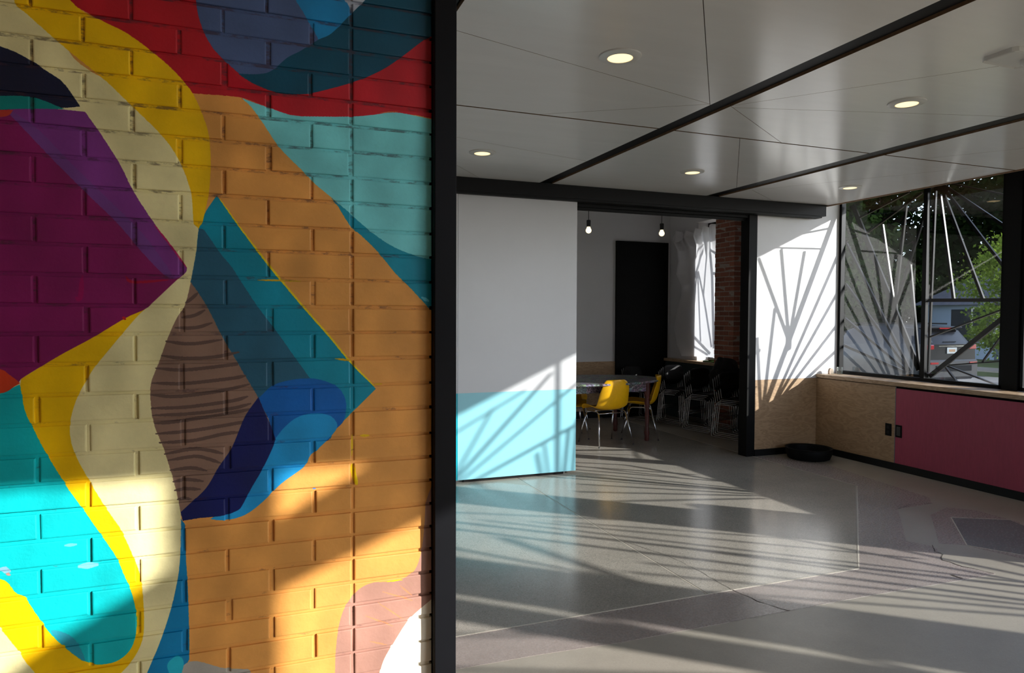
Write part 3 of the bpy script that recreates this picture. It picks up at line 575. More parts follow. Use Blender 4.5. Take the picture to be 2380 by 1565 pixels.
for i, (zt, zb) in enumerate(zip(zj, zj[1:])):
    r = i-7; odd = r % 2 == 1
    xs = [(-.365-.2065*k if odd else -.468-.2065*k) for k in range(12, 0, -1)]+([-.365, -.159, .048] if odd else [-.468, -.262, -.058, .157])+[.26, XE+JN/2]
    h = round(zt-zb-JN, 3)
    for a, b_ in zip(xs, xs[1:]):
        a += random.uniform(-.003, .003) if a < .2 else 0; w_ = b_-a-JN
        if w_ < .02: continue
        if b_ > -.62 and .40 < zt and zb < 2.5:
            key = (round(w_, 2), round(h, 3))
            if key not in cache: cache[key] = brickmesh(w_, h)
            o = bpy.data.objects.new('brick', cache[key]); COL.objects.link(o); o.parent = mural
            o.location = ((a+b_)/2, random.uniform(-.0016, .0016), (zt+zb)/2+random.uniform(-.001, .001)); o.rotation_euler = (random.uniform(-.012, .012), random.uniform(-.006, .006), random.uniform(-.008, .008))
        elif a > -3.2: add_box(rest, a+JN/2, b_-JN/2, 0, .05, zb+JN/2, zt-JN/2)
o = fin(rest, 'brickwork', m_mur, mural); o['kind'] = 'stuff'
struct(box('trim_6', XE+.001, XE+.064, YM-.03, YM+.31, 0, 2.79, m_post, bev=.002))
struct(box('wall_mural_back', -3.2, XE-.01, YM+.30, YM+.32, 0, 2.79, m_white))

# ================================================================== REAR ROOM
YR = 9.28
wrr = struct(box('wall_rear', 1.4, 6.6, YR, YR+.1, 0, 3.4, m_white))
box('wood_panel', 2.0, 5.222, YR-.012, YR, .11, .855, m_ply, wrr)
struct(box('baseboard_rear', 2.0, 5.222, YR-.016, YR, 0, .11, m_base))
dr = struct(box('door_1', 5.225, 6.144, YR-.04, YR, .01, 2.695, m_matteblack))
struct(box('trim_7', 5.0, 6.09, YR-.06, YR-.04, 0, .05, m_black))
struct(box('wall_rear_left', 1.4, 1.5, 6.25, 9.3, 0, 3.4, m_white))
wsr = struct(box('wall_rear_right', XR+.02, 6.55, 6.25, YR, 0, .85, m_teal))
struct(box('trim_8', XR-.012, XG, 6.25, YR, .852, .892, m_sill))
box('reveal', 6.20, 6.6, 8.55, YR, .892, 3.4, m_white, wsr)
box('head', 6.15, 6.6, 7.2, 8.55, 2.93, 3.4, m_white, wsr)
box('plaster', 6.27, 6.6, 6.25, 7.66, .892, 3.4, m_white, wsr)
w5 = empty_struct('window_5')
bm = bmesh.new(); add_box(bm, XG-.02, XG+.04, 7.66, 8.55, .892, .93); add_box(bm, XG-.05, XG+.04, 7.66, 8.55, 2.83, 2.93); add_box(bm, XG-.02, XG+.04, 8.51, 8.55, .93, 2.83); add_box(bm, XG-.02, XG+.04, 7.66, 7.70, .93, 2.83)
fin(bm, 'frame', m_black, w5)
bm = bmesh.new(); bm.faces.new([bm.verts.new(v) for v in ((XG, 7.70, .93), (XG, 8.51, .93), (XG, 8.51, 2.83), (XG, 7.70, 2.83))]); fin(bm, 'pane', m_glass, w5)
portal('daylight_portal', (XG+.12, 8.1, 1.88), (0, math.radians(90), 0), 1.9, .9)
XF = 6.17
zc = lambda x, y: (1540+x/3.913, 480+y/3.913)
def bw(p): qv = onx(*zc(*p), XF); return (qv.y-SUNA*(XS-XF), qv.z+SUNB*(XS-XF))
fab = [([(380, 285), (330, 520)], .035), ([(330, 520), (225, 860)], .035), ([(398, 270), (400, 450)], .016), ([(400, 450), (372, 800)], .016), ([(420, 280), (450, 620)], .035), ([(450, 620), (465, 1290)], .035), ([(345, 285), (245, 470)], .015), ([(345, 350), (235, 640)], .015), ([(330, 285), (240, 370)], .013),
       ([(310, 600), (268, 1150)], .015), ([(318, 600), (345, 1230)], .017), ([(322, 590), (375, 830)], .017), ([(375, 830), (445, 1280)], .018), ([(225, 1125), (430, 1340)], .03), ([(225, 1240), (410, 1350)], .02), ([(435, 385), (500, 445)], .02), ([(450, 610), (540, 614)], .03)]
screen('sunburst_screen', 'steel bars outside the draped window of the rear room, seen as shadows on the cloth', [(bw(a), bw(b), wd) for (a, b), wd in fab], (XS, 8.3, .93))
# brick pillar
def pillarmat():
    b = NB('old red brick'); g = b.n('ShaderNodeObjectInfo'); ge = b.n('ShaderNodeNewGeometry'); nz = b.n('ShaderNodeTexNoise', Scale=35.0, Detail=6.0); b.l(ge.outputs['Position'], nz.inputs['Vector'])
    ad = b.n('ShaderNodeMath', operation='MULTIPLY_ADD'); ad.inputs[1].default_value = .5; b.l(nz.outputs['Fac'], ad.inputs[0]); m5 = b.n('ShaderNodeMath', operation='MULTIPLY'); m5.inputs[1].default_value = .5; b.l(g.outputs['Random'], m5.inputs[0]); b.l(m5.outputs[0], ad.inputs[2])
    cr = b.n('ShaderNodeValToRGB'); cr.color_ramp.elements[0].color = lin((96, 58, 48)); cr.color_ramp.elements[1].color = lin((178, 112, 88)); b.l(ad.outputs[0], cr.inputs[0]); b.l(cr.outputs[0], b.p.inputs['Base Color']); b.p.inputs['Roughness'].default_value = .85
    bp = b.n('ShaderNodeBump', Strength=.5, Distance=.004); b.l(nz.outputs['Fac'], bp.inputs['Height']); b.l(bp.outputs[0], b.p.inputs['Normal']); return b.m
m_brick = pillarmat(); m_mort = mat('grey mortar', (168, 152, 140), .9, var=.2, scale=50)
PX0, PX1, PY0, PY1 = 6.10, 6.40, 7.61, 8.02
pil = thing('brick_pillar', 'exposed red brick pillar beside the draped window in the rear room', 'pillar', (PX0, PY0, 0)); pil['kind'] = 'structure'
bm = bmesh.new(); add_box(bm, .003, .30, .003, .100, 0, 3.3); add_box(bm, .003, .097, .09, .407, 0, 3.3); fin(bm, 'mortar', m_mort, pil)
def bmsh(sx, sy, sz, j=.006):
    bm = bmesh.new(); add_box(bm, 0, sx, 0, sy, 0, sz, .004)
    for v in bm.verts: v.co += Vector((random.uniform(-j, j)*.4, random.uniform(-j, j)*.4, random.uniform(-j, j)*.3))
    bmesh.ops.recalc_face_normals(bm, faces=bm.faces); me = bpy.data.meshes.new('brick'); bm.to_mesh(me); bm.free(); me.materials.append(m_brick); return me
long_ = [bmsh(.10, .196, .056) for _ in range(3)]; short_ = [bmsh(.20, .10, .056) for _ in range(3)]; hd = [bmsh(.093, .10, .056) for _ in range(3)]
k = 0; z = .006
while z < 3.2:
    if k % 2 == 0: lay = [(long_, 0, 0), (long_, 0, .205), (hd, .105, 0), (hd, .205, 0)]
    else: lay = [(short_, 0, 0), (long_, 0, .108), (hd, 0, .312), (hd, .208, 0)]
    for ms, x, y in lay:
        o = bpy.data.objects.new('brick', random.choice(ms)); COL.objects.link(o); o.parent = pil; o.location = (x+random.uniform(-.003, .003), y+random.uniform(-.003, .003), z)
    z += .0675; k += 1
# ragged plaster over right side of pillar
rag = [(6.27, .89), (6.20, .94), (6.19, .99), (6.26, 1.03), (6.262, 1.2), (6.255, 1.45), (6.27, 1.7), (6.265, 1.9), (6.285, 2.05), (6.27, 2.2), (6.30, 2.35), (6.31, 2.5), (6.34, 2.62), (6.345, 2.8), (6.33, 3.3), (6.6, 3.3), (6.6, .89)]
ystack('plaster', rag, 7.585, 7.61, m_white, wsr)
# white cloth draped over the rear window
def clothmat():
    b = NB('thin white cloth'); b.t.nodes.remove(b.p); d = b.n('ShaderNodeBsdfDiffuse', Color=lin((232, 230, 230))); t = b.n('ShaderNodeBsdfTranslucent', Color=lin((236, 236, 240))); mx = b.n('ShaderNodeMixShader'); mx.inputs[0].default_value = .40
    b.l(d.outputs[0], mx.inputs[1]); b.l(t.outputs[0], mx.inputs[2]); b.l(mx.outputs[0], b.out.inputs[0]); return b.m
m_cloth = clothmat()
cl = thing('draped_cloth', 'thin white cloth hung over the sunlit window of the rear room', 'cloth', (XF, 8.4, .9))
bm = bmesh.new(); NU, NV = 46, 60; g = []
Lp = [(0, 150, 230), (.04, 120, 300), (.1, 170, 400), (.2, 185, 500), (.32, 160, 620), (.42, 195, 720), (.5, 185, 800), (.6, 130, 960), (.72, 105, 1100), (.85, 140, 1240), (1, 205, 1360)]
def lp(t):
    for a, b_ in zip(Lp, Lp[1:]):
        if t <= b_[0]: s = (t-a[0])/(b_[0]-a[0]); s = s*s*(3-2*s); return (a[1]+(b_[1]-a[1])*s, a[2]+(b_[2]-a[2])*s)
    return Lp[-1][1:]
for i in range(NV+1):
    t = i/NV; lx, lyy = lp(t); lpt = onx(*zc(lx, lyy), XF-.02); row = []
    ry = 8.035; rz = 2.86-t*(2.86-.91)+.06*math.sin(t*2)
    for j in range(NU+1):
        s = j/NU; y = lpt.y+(ry-lpt.y)*s; z = lpt.z+(rz-lpt.z)*s
        top = max(0, 1-t*4.5); fx = XF-.02*math.sin(s*9+t*2)*(.03+top)-.045*top*math.sin(s*31+t*4)-.10*math.exp(-((s-.0)/.14)**2)*(.6+.4*math.sin(t*7))
        z -= .05*top*math.sin(s*14)**2
        row.append(bm.verts.new((fx-XF, y-8.4, z-.9)))
    g.append(row)
for i in range(NV):
    for j in range(NU): bm.faces.new((g[i][j], g[i][j+1], g[i+1][j+1], g[i+1][j]))
fin(bm, 'sheet', m_cloth, cl, smooth=True)
bm = bmesh.new(); top = []
for i in range(13):
    a = i/12*math.tau; top.append(bm.verts.new((-.07+.05*math.cos(a*2), .52+.11*math.cos(a)+.02*math.sin(3*a), 1.86+.09*math.sin(a)+.02*math.cos(5*a))))
cv = bm.verts.new((-.13, .50, 1.86))
for a, b_ in zip(top, top[1:]): bm.faces.new((a, b_, cv))
fin(bm, 'gathered_corner', m_cloth, cl, smooth=True)
tray = thing('tray', 'shallow green tray on the rear window sill next to the pillar', 'tray', (6.18, 8.16, .892))
box('tray_body', -.07, .10, -.12, .13, 0, .02, mat('green plastic', (70, 100, 40), .4), tray, .004)
lathe('dish', [(.05, .02), (.07, .045), (.066, .045), (.045, .024)], mat('brown dish', (70, 56, 40), .5), tray)

# pendants
def pendant(label, px, py, Y):
    q_ = ony(px, py, Y); r = thing('pendant_lamp', label, 'lamp', (q_.x, Y, q_.z), 0, 'bare bulb pendants in the rear room')
    tube('cord', [(0, 0, .12), (0, 0, 3.32-q_.z)], .004, m_black2, r, 6); lathe('socket', [(.018, .045), (.024, .05), (.026, .125), (.02, .13)], m_black2, r, seg=16)
    bm = bmesh.new(); bmesh.ops.create_uvsphere(bm, u_segments=20, v_segments=12, radius=.036); add_lathe(bm, [(.028, .02), (.018, .05)], seg=16); fin(bm, 'bulb', m_pend, r, smooth=True)
pendant('left bare globe bulb hanging on a black cord in the rear room', 1368, 536, 7.7)
pendant('right bare globe bulb on a black cord, above the black door', 1538, 543, 7.7)

# recessed downlights
for k, (x, y, lb) in enumerate(((1.674, 2.945, 'large nearest round recessed downlight in the left ceiling bay'), (1.674, 5.045, 'round recessed downlight beside the black post, near the back beam'), (3.585, 5.04, 'round recessed downlight in the middle bay, near the back beam'), (3.588, 2.965, 'large round recessed downlight in the middle bay, right of the wide black channel'), (5.411, 5.07, 'small round recessed downlight in the far right bay near the window'))):
    r = thing('recessed_downlight', lb, 'ceiling light', (x, y, CZ), 0, 'recessed ceiling downlights')
    lathe('trim_ring', [(.103, -.0005), (.101, -.006), (.092, -.009), (.066, -.012), (.062, -.012), (.060, -.002)], m_trimring, r, seg=40, caps=False)
    lathe('lens', [(.0, -.0105), (.060, -.0105)], m_bulb, r, seg=32, caps=False)
sd = thing('smoke_detector', 'low white ceiling device with rounded corners at the top right', 'detector', tuple(onz(2362, 130, CZ)))
bm = bmesh.new(); add_box(bm, -.13, .13, -.085, .085, -.018, 0, .02); fin(bm, 'base_plate', m_trimring, sd)
lathe('sensor_dome', [(.045, -.018), (.043, -.034), (.03, -.046), (.01, -.05)], m_trimring, sd, c=(.06, -.03, 0))

# ---- table
def graffiti():
    b = NB('sticker covered table'); g = b.n('ShaderNodeNewGeometry'); v = b.n('ShaderNodeTexVoronoi', Scale=16.0); b.l(g.outputs['Position'], v.inputs['Vector'])
    v2 = b.n('ShaderNodeTexNoise', Scale=60.0, Detail=6.0); b.l(g.outputs['Position'], v2.inputs['Vector'])
    h = b.n('ShaderNodeHueSaturation', Saturation=.45, Value=.42); b.l(v.outputs['Color'], h.inputs['Color'])
    r = b.n('ShaderNodeMapRange'); r.inputs['From Min'].default_value = .42; r.inputs['From Max'].default_value = .6; b.l(v2.outputs['Fac'], r.inputs['Value'])
    mx = b.n('ShaderNodeMix', data_type='RGBA'); b.l(r.outputs[0], mx.inputs[0]); b.l(h.outputs[0], mx.inputs[6]); mx.inputs[7].default_value = lin((60, 56, 60)); b.l(mx.outputs[2], b.p.inputs['Base Color']); b.p.inputs['Roughness'].default_value = .4; return b.m
m_graf = graffiti(); m_redleg = mat('red painted wood', (84, 36, 30), .5, var=.35, scale=18)
TX, TY, TA, TB = 3.85, 7.74, 1.13, .64
tb = thing('oval_table', 'oval wooden table covered all over in stickers and doodles, on turned red legs', 'table', (TX, TY, 0))
bm = bmesh.new(); n = 64
for z0, z1, s in ((.725, .752, 1.0),):
    rings = []
    for zz, ss in ((z0, .985), (z0+.006, 1.0), (z1-.006, 1.0), (z1, .985)): rings.append([bm.verts.new((TA*ss*math.cos(math.tau*k/n), TB*ss*math.sin(math.tau*k/n), zz)) for k in range(n)])
    for a, b_ in zip(rings, rings[1:]):
        for k in range(n): bm.faces.new((a[k], a[(k+1) % n], b_[(k+1) % n], b_[k]))
    bm.faces.new(rings[0][::-1]); bm.faces.new(rings[-1])
fin(bm, 'tabletop', m_graf, tb)
bm = bmesh.new()
add_box(bm, -.70, .70, -.41, -.385, .62, .725); add_box(bm, -.70, .70, .385, .41, .62, .725); add_box(bm, .70, .725, -.41, .41, .62, .725); add_box(bm, -.725, -.70, -.41, .41, .62, .725); fin(bm, 'apron', m_graf, tb)
prof = [(.022, 0), (.030, .02), (.026, .06), (.034, .10), (.022, .16), (.028, .30), (.024, .42), (.034, .48), (.026, .52), (.036, .56), (.036, .72)]
for x, y in ((.75, -.39), (.74, .38), (-.73, -.39), (-.73, .38)): lathe('leg', prof, m_redleg, tb, c=(x, y, .0), seg=16)

# ---- yellow shell chairs
def shell_chair(label, loc, rz):
    r = thing('shell_chair', label, 'chair', loc, rz, 'yellow shell chairs around the oval table')
    prof = [(.235, .415), (.20, .445), (.12, .442), (.02, .425), (-.08, .418), (-.15, .430), (-.20, .475), (-.228, .55), (-.248, .64), (-.262, .72), (-.268, .775), (-.267, .80)]
    wid = [.19, .225, .235, .235, .232, .23, .226, .22, .21, .195, .165, .12]
    bm = bmesh.new(); g = []; nu = 12
    for i, ((y, z), wv) in enumerate(zip(prof, wid)):
        t = i/(len(prof)-1); row = []
        for j in range(nu+1):
            u = -1+2*j/nu; lift = .06*abs(u)**3*(math.sin(min(1, t*1.25)*math.pi)**.7 if 0 < t < .8 else 0)
            fwd = .075*abs(u)**2.5*(max(0, t-.35)/.65)
            ang = min(1, max(0, (t-.3)/.3))
            row.append(bm.verts.new((u*wv, y+fwd+lift*ang*.9, z+lift*(1-ang*.7)-.012*u*u*(1-ang)*(t < .1))))
        g.append(row)
    for i in range(len(prof)-1):
        for j in range(nu): bm.faces.new((g[i][j], g[i][j+1], g[i+1][j+1], g[i+1][j]))
    o = fin(bm, 'shell', m_yellow, r, smooth=True); md = o.modifiers.new('s', 'SOLIDIFY'); md.thickness = .009; md = o.modifiers.new('ss', 'SUBSURF'); md.levels = 1; md.render_levels = 2
    for sx in (-1, 1):
        for sy, y0 in ((1, .13), (-1, -.13)):
            tube('leg', [(sx*.195, y0, .385), (sx*.245, y0+sy*.095, .012)], .0115, m_chrome, r, 12, .0075)
            lathe('foot_glide', [(.009, 0), (.011, .004), (.008, .014)], m_black2, r, c=(sx*.2455, y0+sy*.0955, 0), seg=10)
        tube('side_rail', rounded([(sx*.195, .13, .378), (sx*.195, .11, .405), (sx*.195, -.11, .405), (sx*.195, -.13, .378)], .02), .0075, m_chrome, r)
    tube('cross_rail', [(-.195, .12, .385), (.195, .12, .385)], .0065, m_chrome, r); tube('cross_rail', [(-.195, -.12, .385), (.195, -.12, .385)], .0065, m_chrome, r)
    return r
ch = shell_chair('yellow shell chair nearest the opening, back turned to the viewer', (4.03, 7.36, 0), math.radians(6))
dup(ch, (4.66, 7.62, 0), math.radians(60), 'yellow shell chair at the right end of the oval table')
dup(ch, (3.78, 7.95, 0), math.radians(165), 'yellow shell chair on the far side of the table, seen under its edge')
dup(ch, (4.06, 8.55, 0), math.radians(185), 'yellow shell chair whose top edge peeks over the far left of the table')
# ---- stacked black chairs
def stack_chair(label, loc, rz, group):
    r = thing('stacking_chair', label, 'chair', loc, rz, group); R = .0062
    for s in (-1, 1):
        tube('side_frame', rounded([(s*.205, .17, .455), (s*.225, .21, .445), (s*.235, .25, .012), (s*.235, -.25, .012), (s*.215, -.215, .455), (s*.205, .10, .462)], .03), R, m_wire, r, 8)
        tube('back_rod', rounded([(s*.19, -.16, .455), (s*.19, -.215, .47), (s*.19, -.27, .80)], .02), R, m_wire, r, 8)
    tube('stretcher', [(-.232, .20, .22), (.232, .20, .22)], R*.8, m_wire, r, 8); tube('stretcher', [(-.225, -.22, .22), (.225, -.22, .22)], R*.8, m_wire, r, 8)
    bm = bmesh.new(); add_box(bm, -.215, .215, -.20, .215, .458, .474, .006); bmesh.ops.subdivide_edges(bm, edges=bm.edges, cuts=3, use_grid_fill=True)
    for v in bm.verts: v.co.z += .012*((v.co.x/.2)**2)-.05*max(0, (v.co.y-.14)/.08)**2*.4
    fin(bm, 'seat', m_seat, r, smooth=True)
    bm = bmesh.new(); g = []
    for i in range(9):
        t = i/8; z = .585+.245*t; row = []
        for j in range(13):
            u = -1+j/6; wv = .212*(1-.10*abs(2*t-1)**4); zz = z+(.03*abs(u)**4)*(1 if t < .5 else -1); row.append(bm.verts.new((u*wv, -.232-.045*t+.03*u*u, zz)))
        g.append(row)
    for i in range(8):
        for j in range(12): bm.faces.new((g[i][j], g[i][j+1], g[i+1][j+1], g[i+1][j]))
    o = fin(bm, 'backrest', m_seat, r, smooth=True); md = o.modifiers.new('s', 'SOLIDIFY'); md.thickness = .011
    return r
words = ['bottom', 'second from the bottom', 'third from the bottom', 'top']
proto = None
for si, (x, y, rz, nm) in enumerate(((5.80, 8.40, 191, 'stack farthest back by the door'), (5.80, 7.76, 193, 'middle stack in front of the pillar'), (5.80, 7.13, 194, 'stack nearest the black opening post'), (5.50, 8.92, 200, 'low stack in the dark behind the table'))):
    nn = 4 if si < 3 else 2
    for k in range(nn):
        a = math.radians(rz); off = Vector((-math.sin(a), math.cos(a), 0))*.030*k; L = (x+off.x, y+off.y, .022*k)
        lab = 'black chair, %s of the %s' % (words[k] if k < nn-1 else 'top', nm)
        if proto is None: proto = stack_chair(lab, L, a, 'stacked black and chrome chairs along the rear wall')
        else: dup(proto, L, a, lab)
for o in [q for q in COL.objects if q.name.startswith('stacking_chair')]: o.scale = (.94, .94, .93)
# black jacket heap
bm = bmesh.new(); bmesh.ops.create_icosphere(bm, subdivisions=4, radius=1)
for v in bm.verts:
    d = v.co.copy(); f = 1+.10*math.sin(d.x*5+d.z*4)+.08*math.sin(d.y*9+1)+.05*math.sin(d.z*13+d.x*7); v.co = Vector((d.x*.21*f, d.y*.17*f, d.z*.235*f))
    if v.co.z < -.1: v.co.x *= 1.12
jk = thing('jacket', 'bulky black jacket heaped over the backs of the stack nearest the post', 'jacket', (5.90, 7.50, .76)); fin(bm, 'cloth_body', mat('black fabric', (14, 13, 14), .9, var=.3, scale=30, bump=.4, bscale=40), jk, smooth=True)
bm = bmesh.new(); add_tube(bm, [(-.16, -.08, .08), (-.22, -.14, -.08), (-.20, -.16, -.26)], .055, 10, .04); fin(bm, 'sleeve', bpy.data.materials['black fabric'], jk, smooth=True)

# ---- small things in the main room
q_ = onz(1875, 1060); bk = thing('floor_basket', 'low round black basket on the floor in the corner under the window', 'basket', (5.70, 5.83, 0))
lathe('bowl', [(.19, 0), (.215, .01), (.235, .06), (.238, .11), (.232, .12), (.22, .115), (.20, .05), (.0, .04)], m_matteblack, bk, seg=40)
lathe('rim', [(.236, .110), (.242, .113), (.242, .122), (.232, .122)], m_matteblack, bk, seg=40, caps=False)
def plate(name, label, y, kind):
    r = thing(name, label, 'outlet', (XR, y, .40)); box('cover_plate', -.006, .002, -.036, .036, -.062, .062, m_black, r, .002)
    if kind:
        for dz in (-.026, .026): box('socket', -.009, -.006, -.017, .017, dz-.014, dz+.014, m_base, r, .002)
    else: box('blank_insert', -.009, -.006, -.022, .022, -.045, .045, mat('grey switch', (46, 43, 42), .35), r, .002)
plate('outlet_plate', 'black outlet plate on the birch plywood, left of the rose panel joint', 5.165, True)
plate('switch_plate', 'black plate on the rose panel, right beside the plywood joint', 5.045, False)
st = thing('wooden_block', 'small tan block with a rounded top on the sill by the corner', 'block', (6.22, 6.05, .892))
bm = bmesh.new(); pp = [(-.03, 0), (.03, 0), (.032, .03), (.026, .055), (.012, .068), (-.012, .068), (-.026, .055), (-.032, .03)]
a = [bm.verts.new((x, -.012, z)) for x, z in pp]; b_ = [bm.verts.new((x, .012, z)) for x, z in pp]; bm.faces.new(a); bm.faces.new(b_[::-1])
for k in range(8): bm.faces.new((a[k], a[(k+1) % 8], b_[(k+1) % 8], b_[k]))
fin(bm, 'body', mat('tan stone', (176, 156, 138), .6, var=.1), st)
box('base', -.03, .03, -.014, .014, 0, .004, m_edge, st)
gl = thing('drinking_glass', 'short clear drinking glass on the sill at the window corner', 'glass', (6.30, 6.00, .892))
lathe('tumbler', [(.0, .006), (.030, .006), (.033, .082), (.035, .082), (.032, .0), (.0, .0)], glassmat('tumbler glass', (.95, .97, .97), 1.5), gl, seg=28, caps=False)
lathe('water', [(.0, .01), (.029, .01), (.030, .03), (.0, .03)], glassmat('water', (.9, .95, .95), 1.33), gl, seg=28, caps=False)

# ================================================================== OUTSIDE
GZ = -.30
m_lawn = mat('lawn', (92, 104, 52), .95, var=.35, scale=5); m_road = mat('asphalt', (104, 104, 106), .9, var=.12, scale=8); m_walk = mat('pavement', (150, 140, 128), .9, var=.1, scale=4); m_dry = mat('dry verge', (150, 130, 96), .95, var=.3, scale=6)
gr = struct(box('ground', -60, 90, -60, 110, GZ-.3, GZ-.02, m_lawn))
box('street', 13.6, 21.5, -60, 110, GZ-.2, GZ, m_road, gr); box('walkway', 6.6, 9.6, -60, 60, GZ-.2, GZ+.12, m_walk, gr); box('verge', 9.6, 11.2, -60, 60, GZ-.2, GZ+.03, m_dry, gr); box('walkway', 23.5, 25, -60, 110, GZ-.2, GZ+.03, m_walk, gr)
nb = thing('sky_blocker', 'unseen brown building beside the lot, out of view behind the viewer', 'blocker', (-4.5, -9, GZ))  # unseen box added to cut the sky light reaching the mural wall
m_nb = mat('brown render', (92, 80, 70), .9); box('wall', -7, 6.5, 0, 4.2, 0, 6.2, m_nb, nb); box('roof', -7.2, 6.7, -.2, 4.4, 6.2, 6.5, m_black, nb)
# SUV
m_car = mat('dark grey car paint', (22, 23, 28), .35, metal=.0, coat=.15, spec=.3); m_cglass = mat('car glass', (8, 10, 14), .08, spec=.4); m_tyre = mat('tyre', (20, 20, 20), .8); m_tail = mat('red lamp', (190, 24, 34), .2, coat=1); m_plastic = mat('grey bumper', (92, 88, 84), .5)
car = thing('suv', 'dark grey SUV parked on the street, rear towards the window', 'car', (16.2, 12.0, GZ))
sec = []   # along y from rear
prof = [  # y, half width low/high, zbottom, zbelt, zroof, roof half width
    (0.0, .86, .34, 1.12, 1.18, .70), (.06, .90, .30, 1.18, 1.24, .72), (.20, .915, .28, 1.19, 1.44, .66), (.36, .92, .28, 1.19, 1.60, .63), (1.2, .925, .26, 1.15, 1.66, .64), (2.2, .925, .26, 1.12, 1.65, .64), (2.9, .925, .26, 1.09, 1.40, .66), (3.35, .92, .26, 1.05, 1.12, .76), (4.1, .89, .28, .86, .92, .74), (4.45, .80, .34, .70, .76, .64)]
bm = bmesh.new(); rings = []
for y, hw, zb, zm, zr, rw in prof:
    pts = [(-hw*.9, zb), (-hw, zb+.12), (-hw, (zb+zm)/2), (-hw*.97, zm), (-rw, zr-.05), (-rw*.8, zr), (rw*.8, zr), (rw, zr-.05), (hw*.97, zm), (hw, (zb+zm)/2), (hw, zb+.12), (hw*.9, zb)]
    rings.append([bm.verts.new((x, y, z)) for x, z in pts])
n = 12; gfaces = []
for i, (a, b_) in enumerate(zip(rings, rings[1:])):
    for k in range(n):
        f = bm.faces.new((a[k], a[(k+1) % n], b_[(k+1) % n], b_[k]))
        if k in (3, 7) and 2 < i < 7: f.material_index = 1
bm.faces.new(rings[0][::-1]); bm.faces.new(rings[-1])
o = fin(bm, 'body', [m_car, m_cglass], car); o.data.shade_smooth(); o.modifiers.new('es', 'EDGE_SPLIT').split_angle = math.radians(35)
bm = bmesh.new(); v = [bm.verts.new(p) for p in ((-.66, .045, 1.22), (.66, .045, 1.22), (.58, .27, 1.52), (-.58, .27, 1.52))]; bm.faces.new(v); v2 = [bm.verts.new(p.co+Vector((0, .05, -.02))) for p in v]; bm.faces.new(v2[::-1])
for k in range(4): bm.faces.new((v[k], v2[k], v2[(k+1) % 4], v[(k+1) % 4]))
fin(bm, 'rear_window', m_cglass, car)
box('spoiler', -.60, .60, .16, .45, 1.56, 1.62, m_car, car, .02); box('brake_lamp', -.22, .22, .14, .17, 1.555, 1.585, m_tail, car); box('wiper', -.25, .2, .03, .045, 1.235, 1.25, m_tyre, car)
box('bumper', -.88, .88, -.07, .12, .34, .80, m_plastic, car, .04); box('bumper_insert', -.62, .62, -.085, -.06, .52, .66, m_tyre, car)
for s in (-1, 1):
    box('tail_lamp', s*.88 if s < 0 else .60, -.60 if s < 0 else .88, -.012, .14, 1.05, 1.17, m_tail, car, .015); box('reflector', s*.80 if s < 0 else .55, -.55 if s < 0 else .80, -.09, -.05, .70, .745, m_tail, car)
    box('roof_rail', s*.62-.015, s*.62+.015, .6, 2.4, 1.66, 1.70, m_black, car); box('mirror', s*1.0-.08, s*1.0+.08, 3.0, 3.12, 1.02, 1.16, m_car, car, .03)
    for y in (.82, 3.5): 
        bm = bmesh.new(); add_lathe(bm, [(.20, -.11), (.33, -.11), (.35, -.06), (.35, .06), (.33, .11), (.20, .11)], seg=28); bmesh.ops.rotate(bm, verts=bm.verts, matrix=Matrix.Rotation(math.pi/2, 3, 'Y')); bmesh.ops.translate(bm, verts=bm.verts, vec=(s*.80, y, .35)); wh = fin(bm, 'wheel', m_tyre, car)
        bm = bmesh.new(); add_lathe(bm, [(.05, s*.115), (.19, s*.10), (.21, s*.112)], seg=20); bmesh.ops.rotate(bm, verts=bm.verts, matrix=Matrix.Rotation(math.pi/2, 3, 'Y')); bmesh.ops.translate(bm, verts=bm.verts, vec=(s*.80, y, .35)); fin(bm, 'hubcap', m_chrome, wh)
pl = box('number_plate', -.17, .17, -.022, -.008, .95, 1.10, mat('plate white', (226, 224, 214), .4), car, .004)
for k in range(5): box('plate_mark', -.10+.043*k, -.075+.043*k, -.025, -.021, .995, 1.055, bpy.data.materials.get('plate orange') or mat('plate orange', (216, 140, 50), .5), pl)
box('chrome_strip', -.45, .45, -.015, -.004, 1.125, 1.145, m_chrome, car)
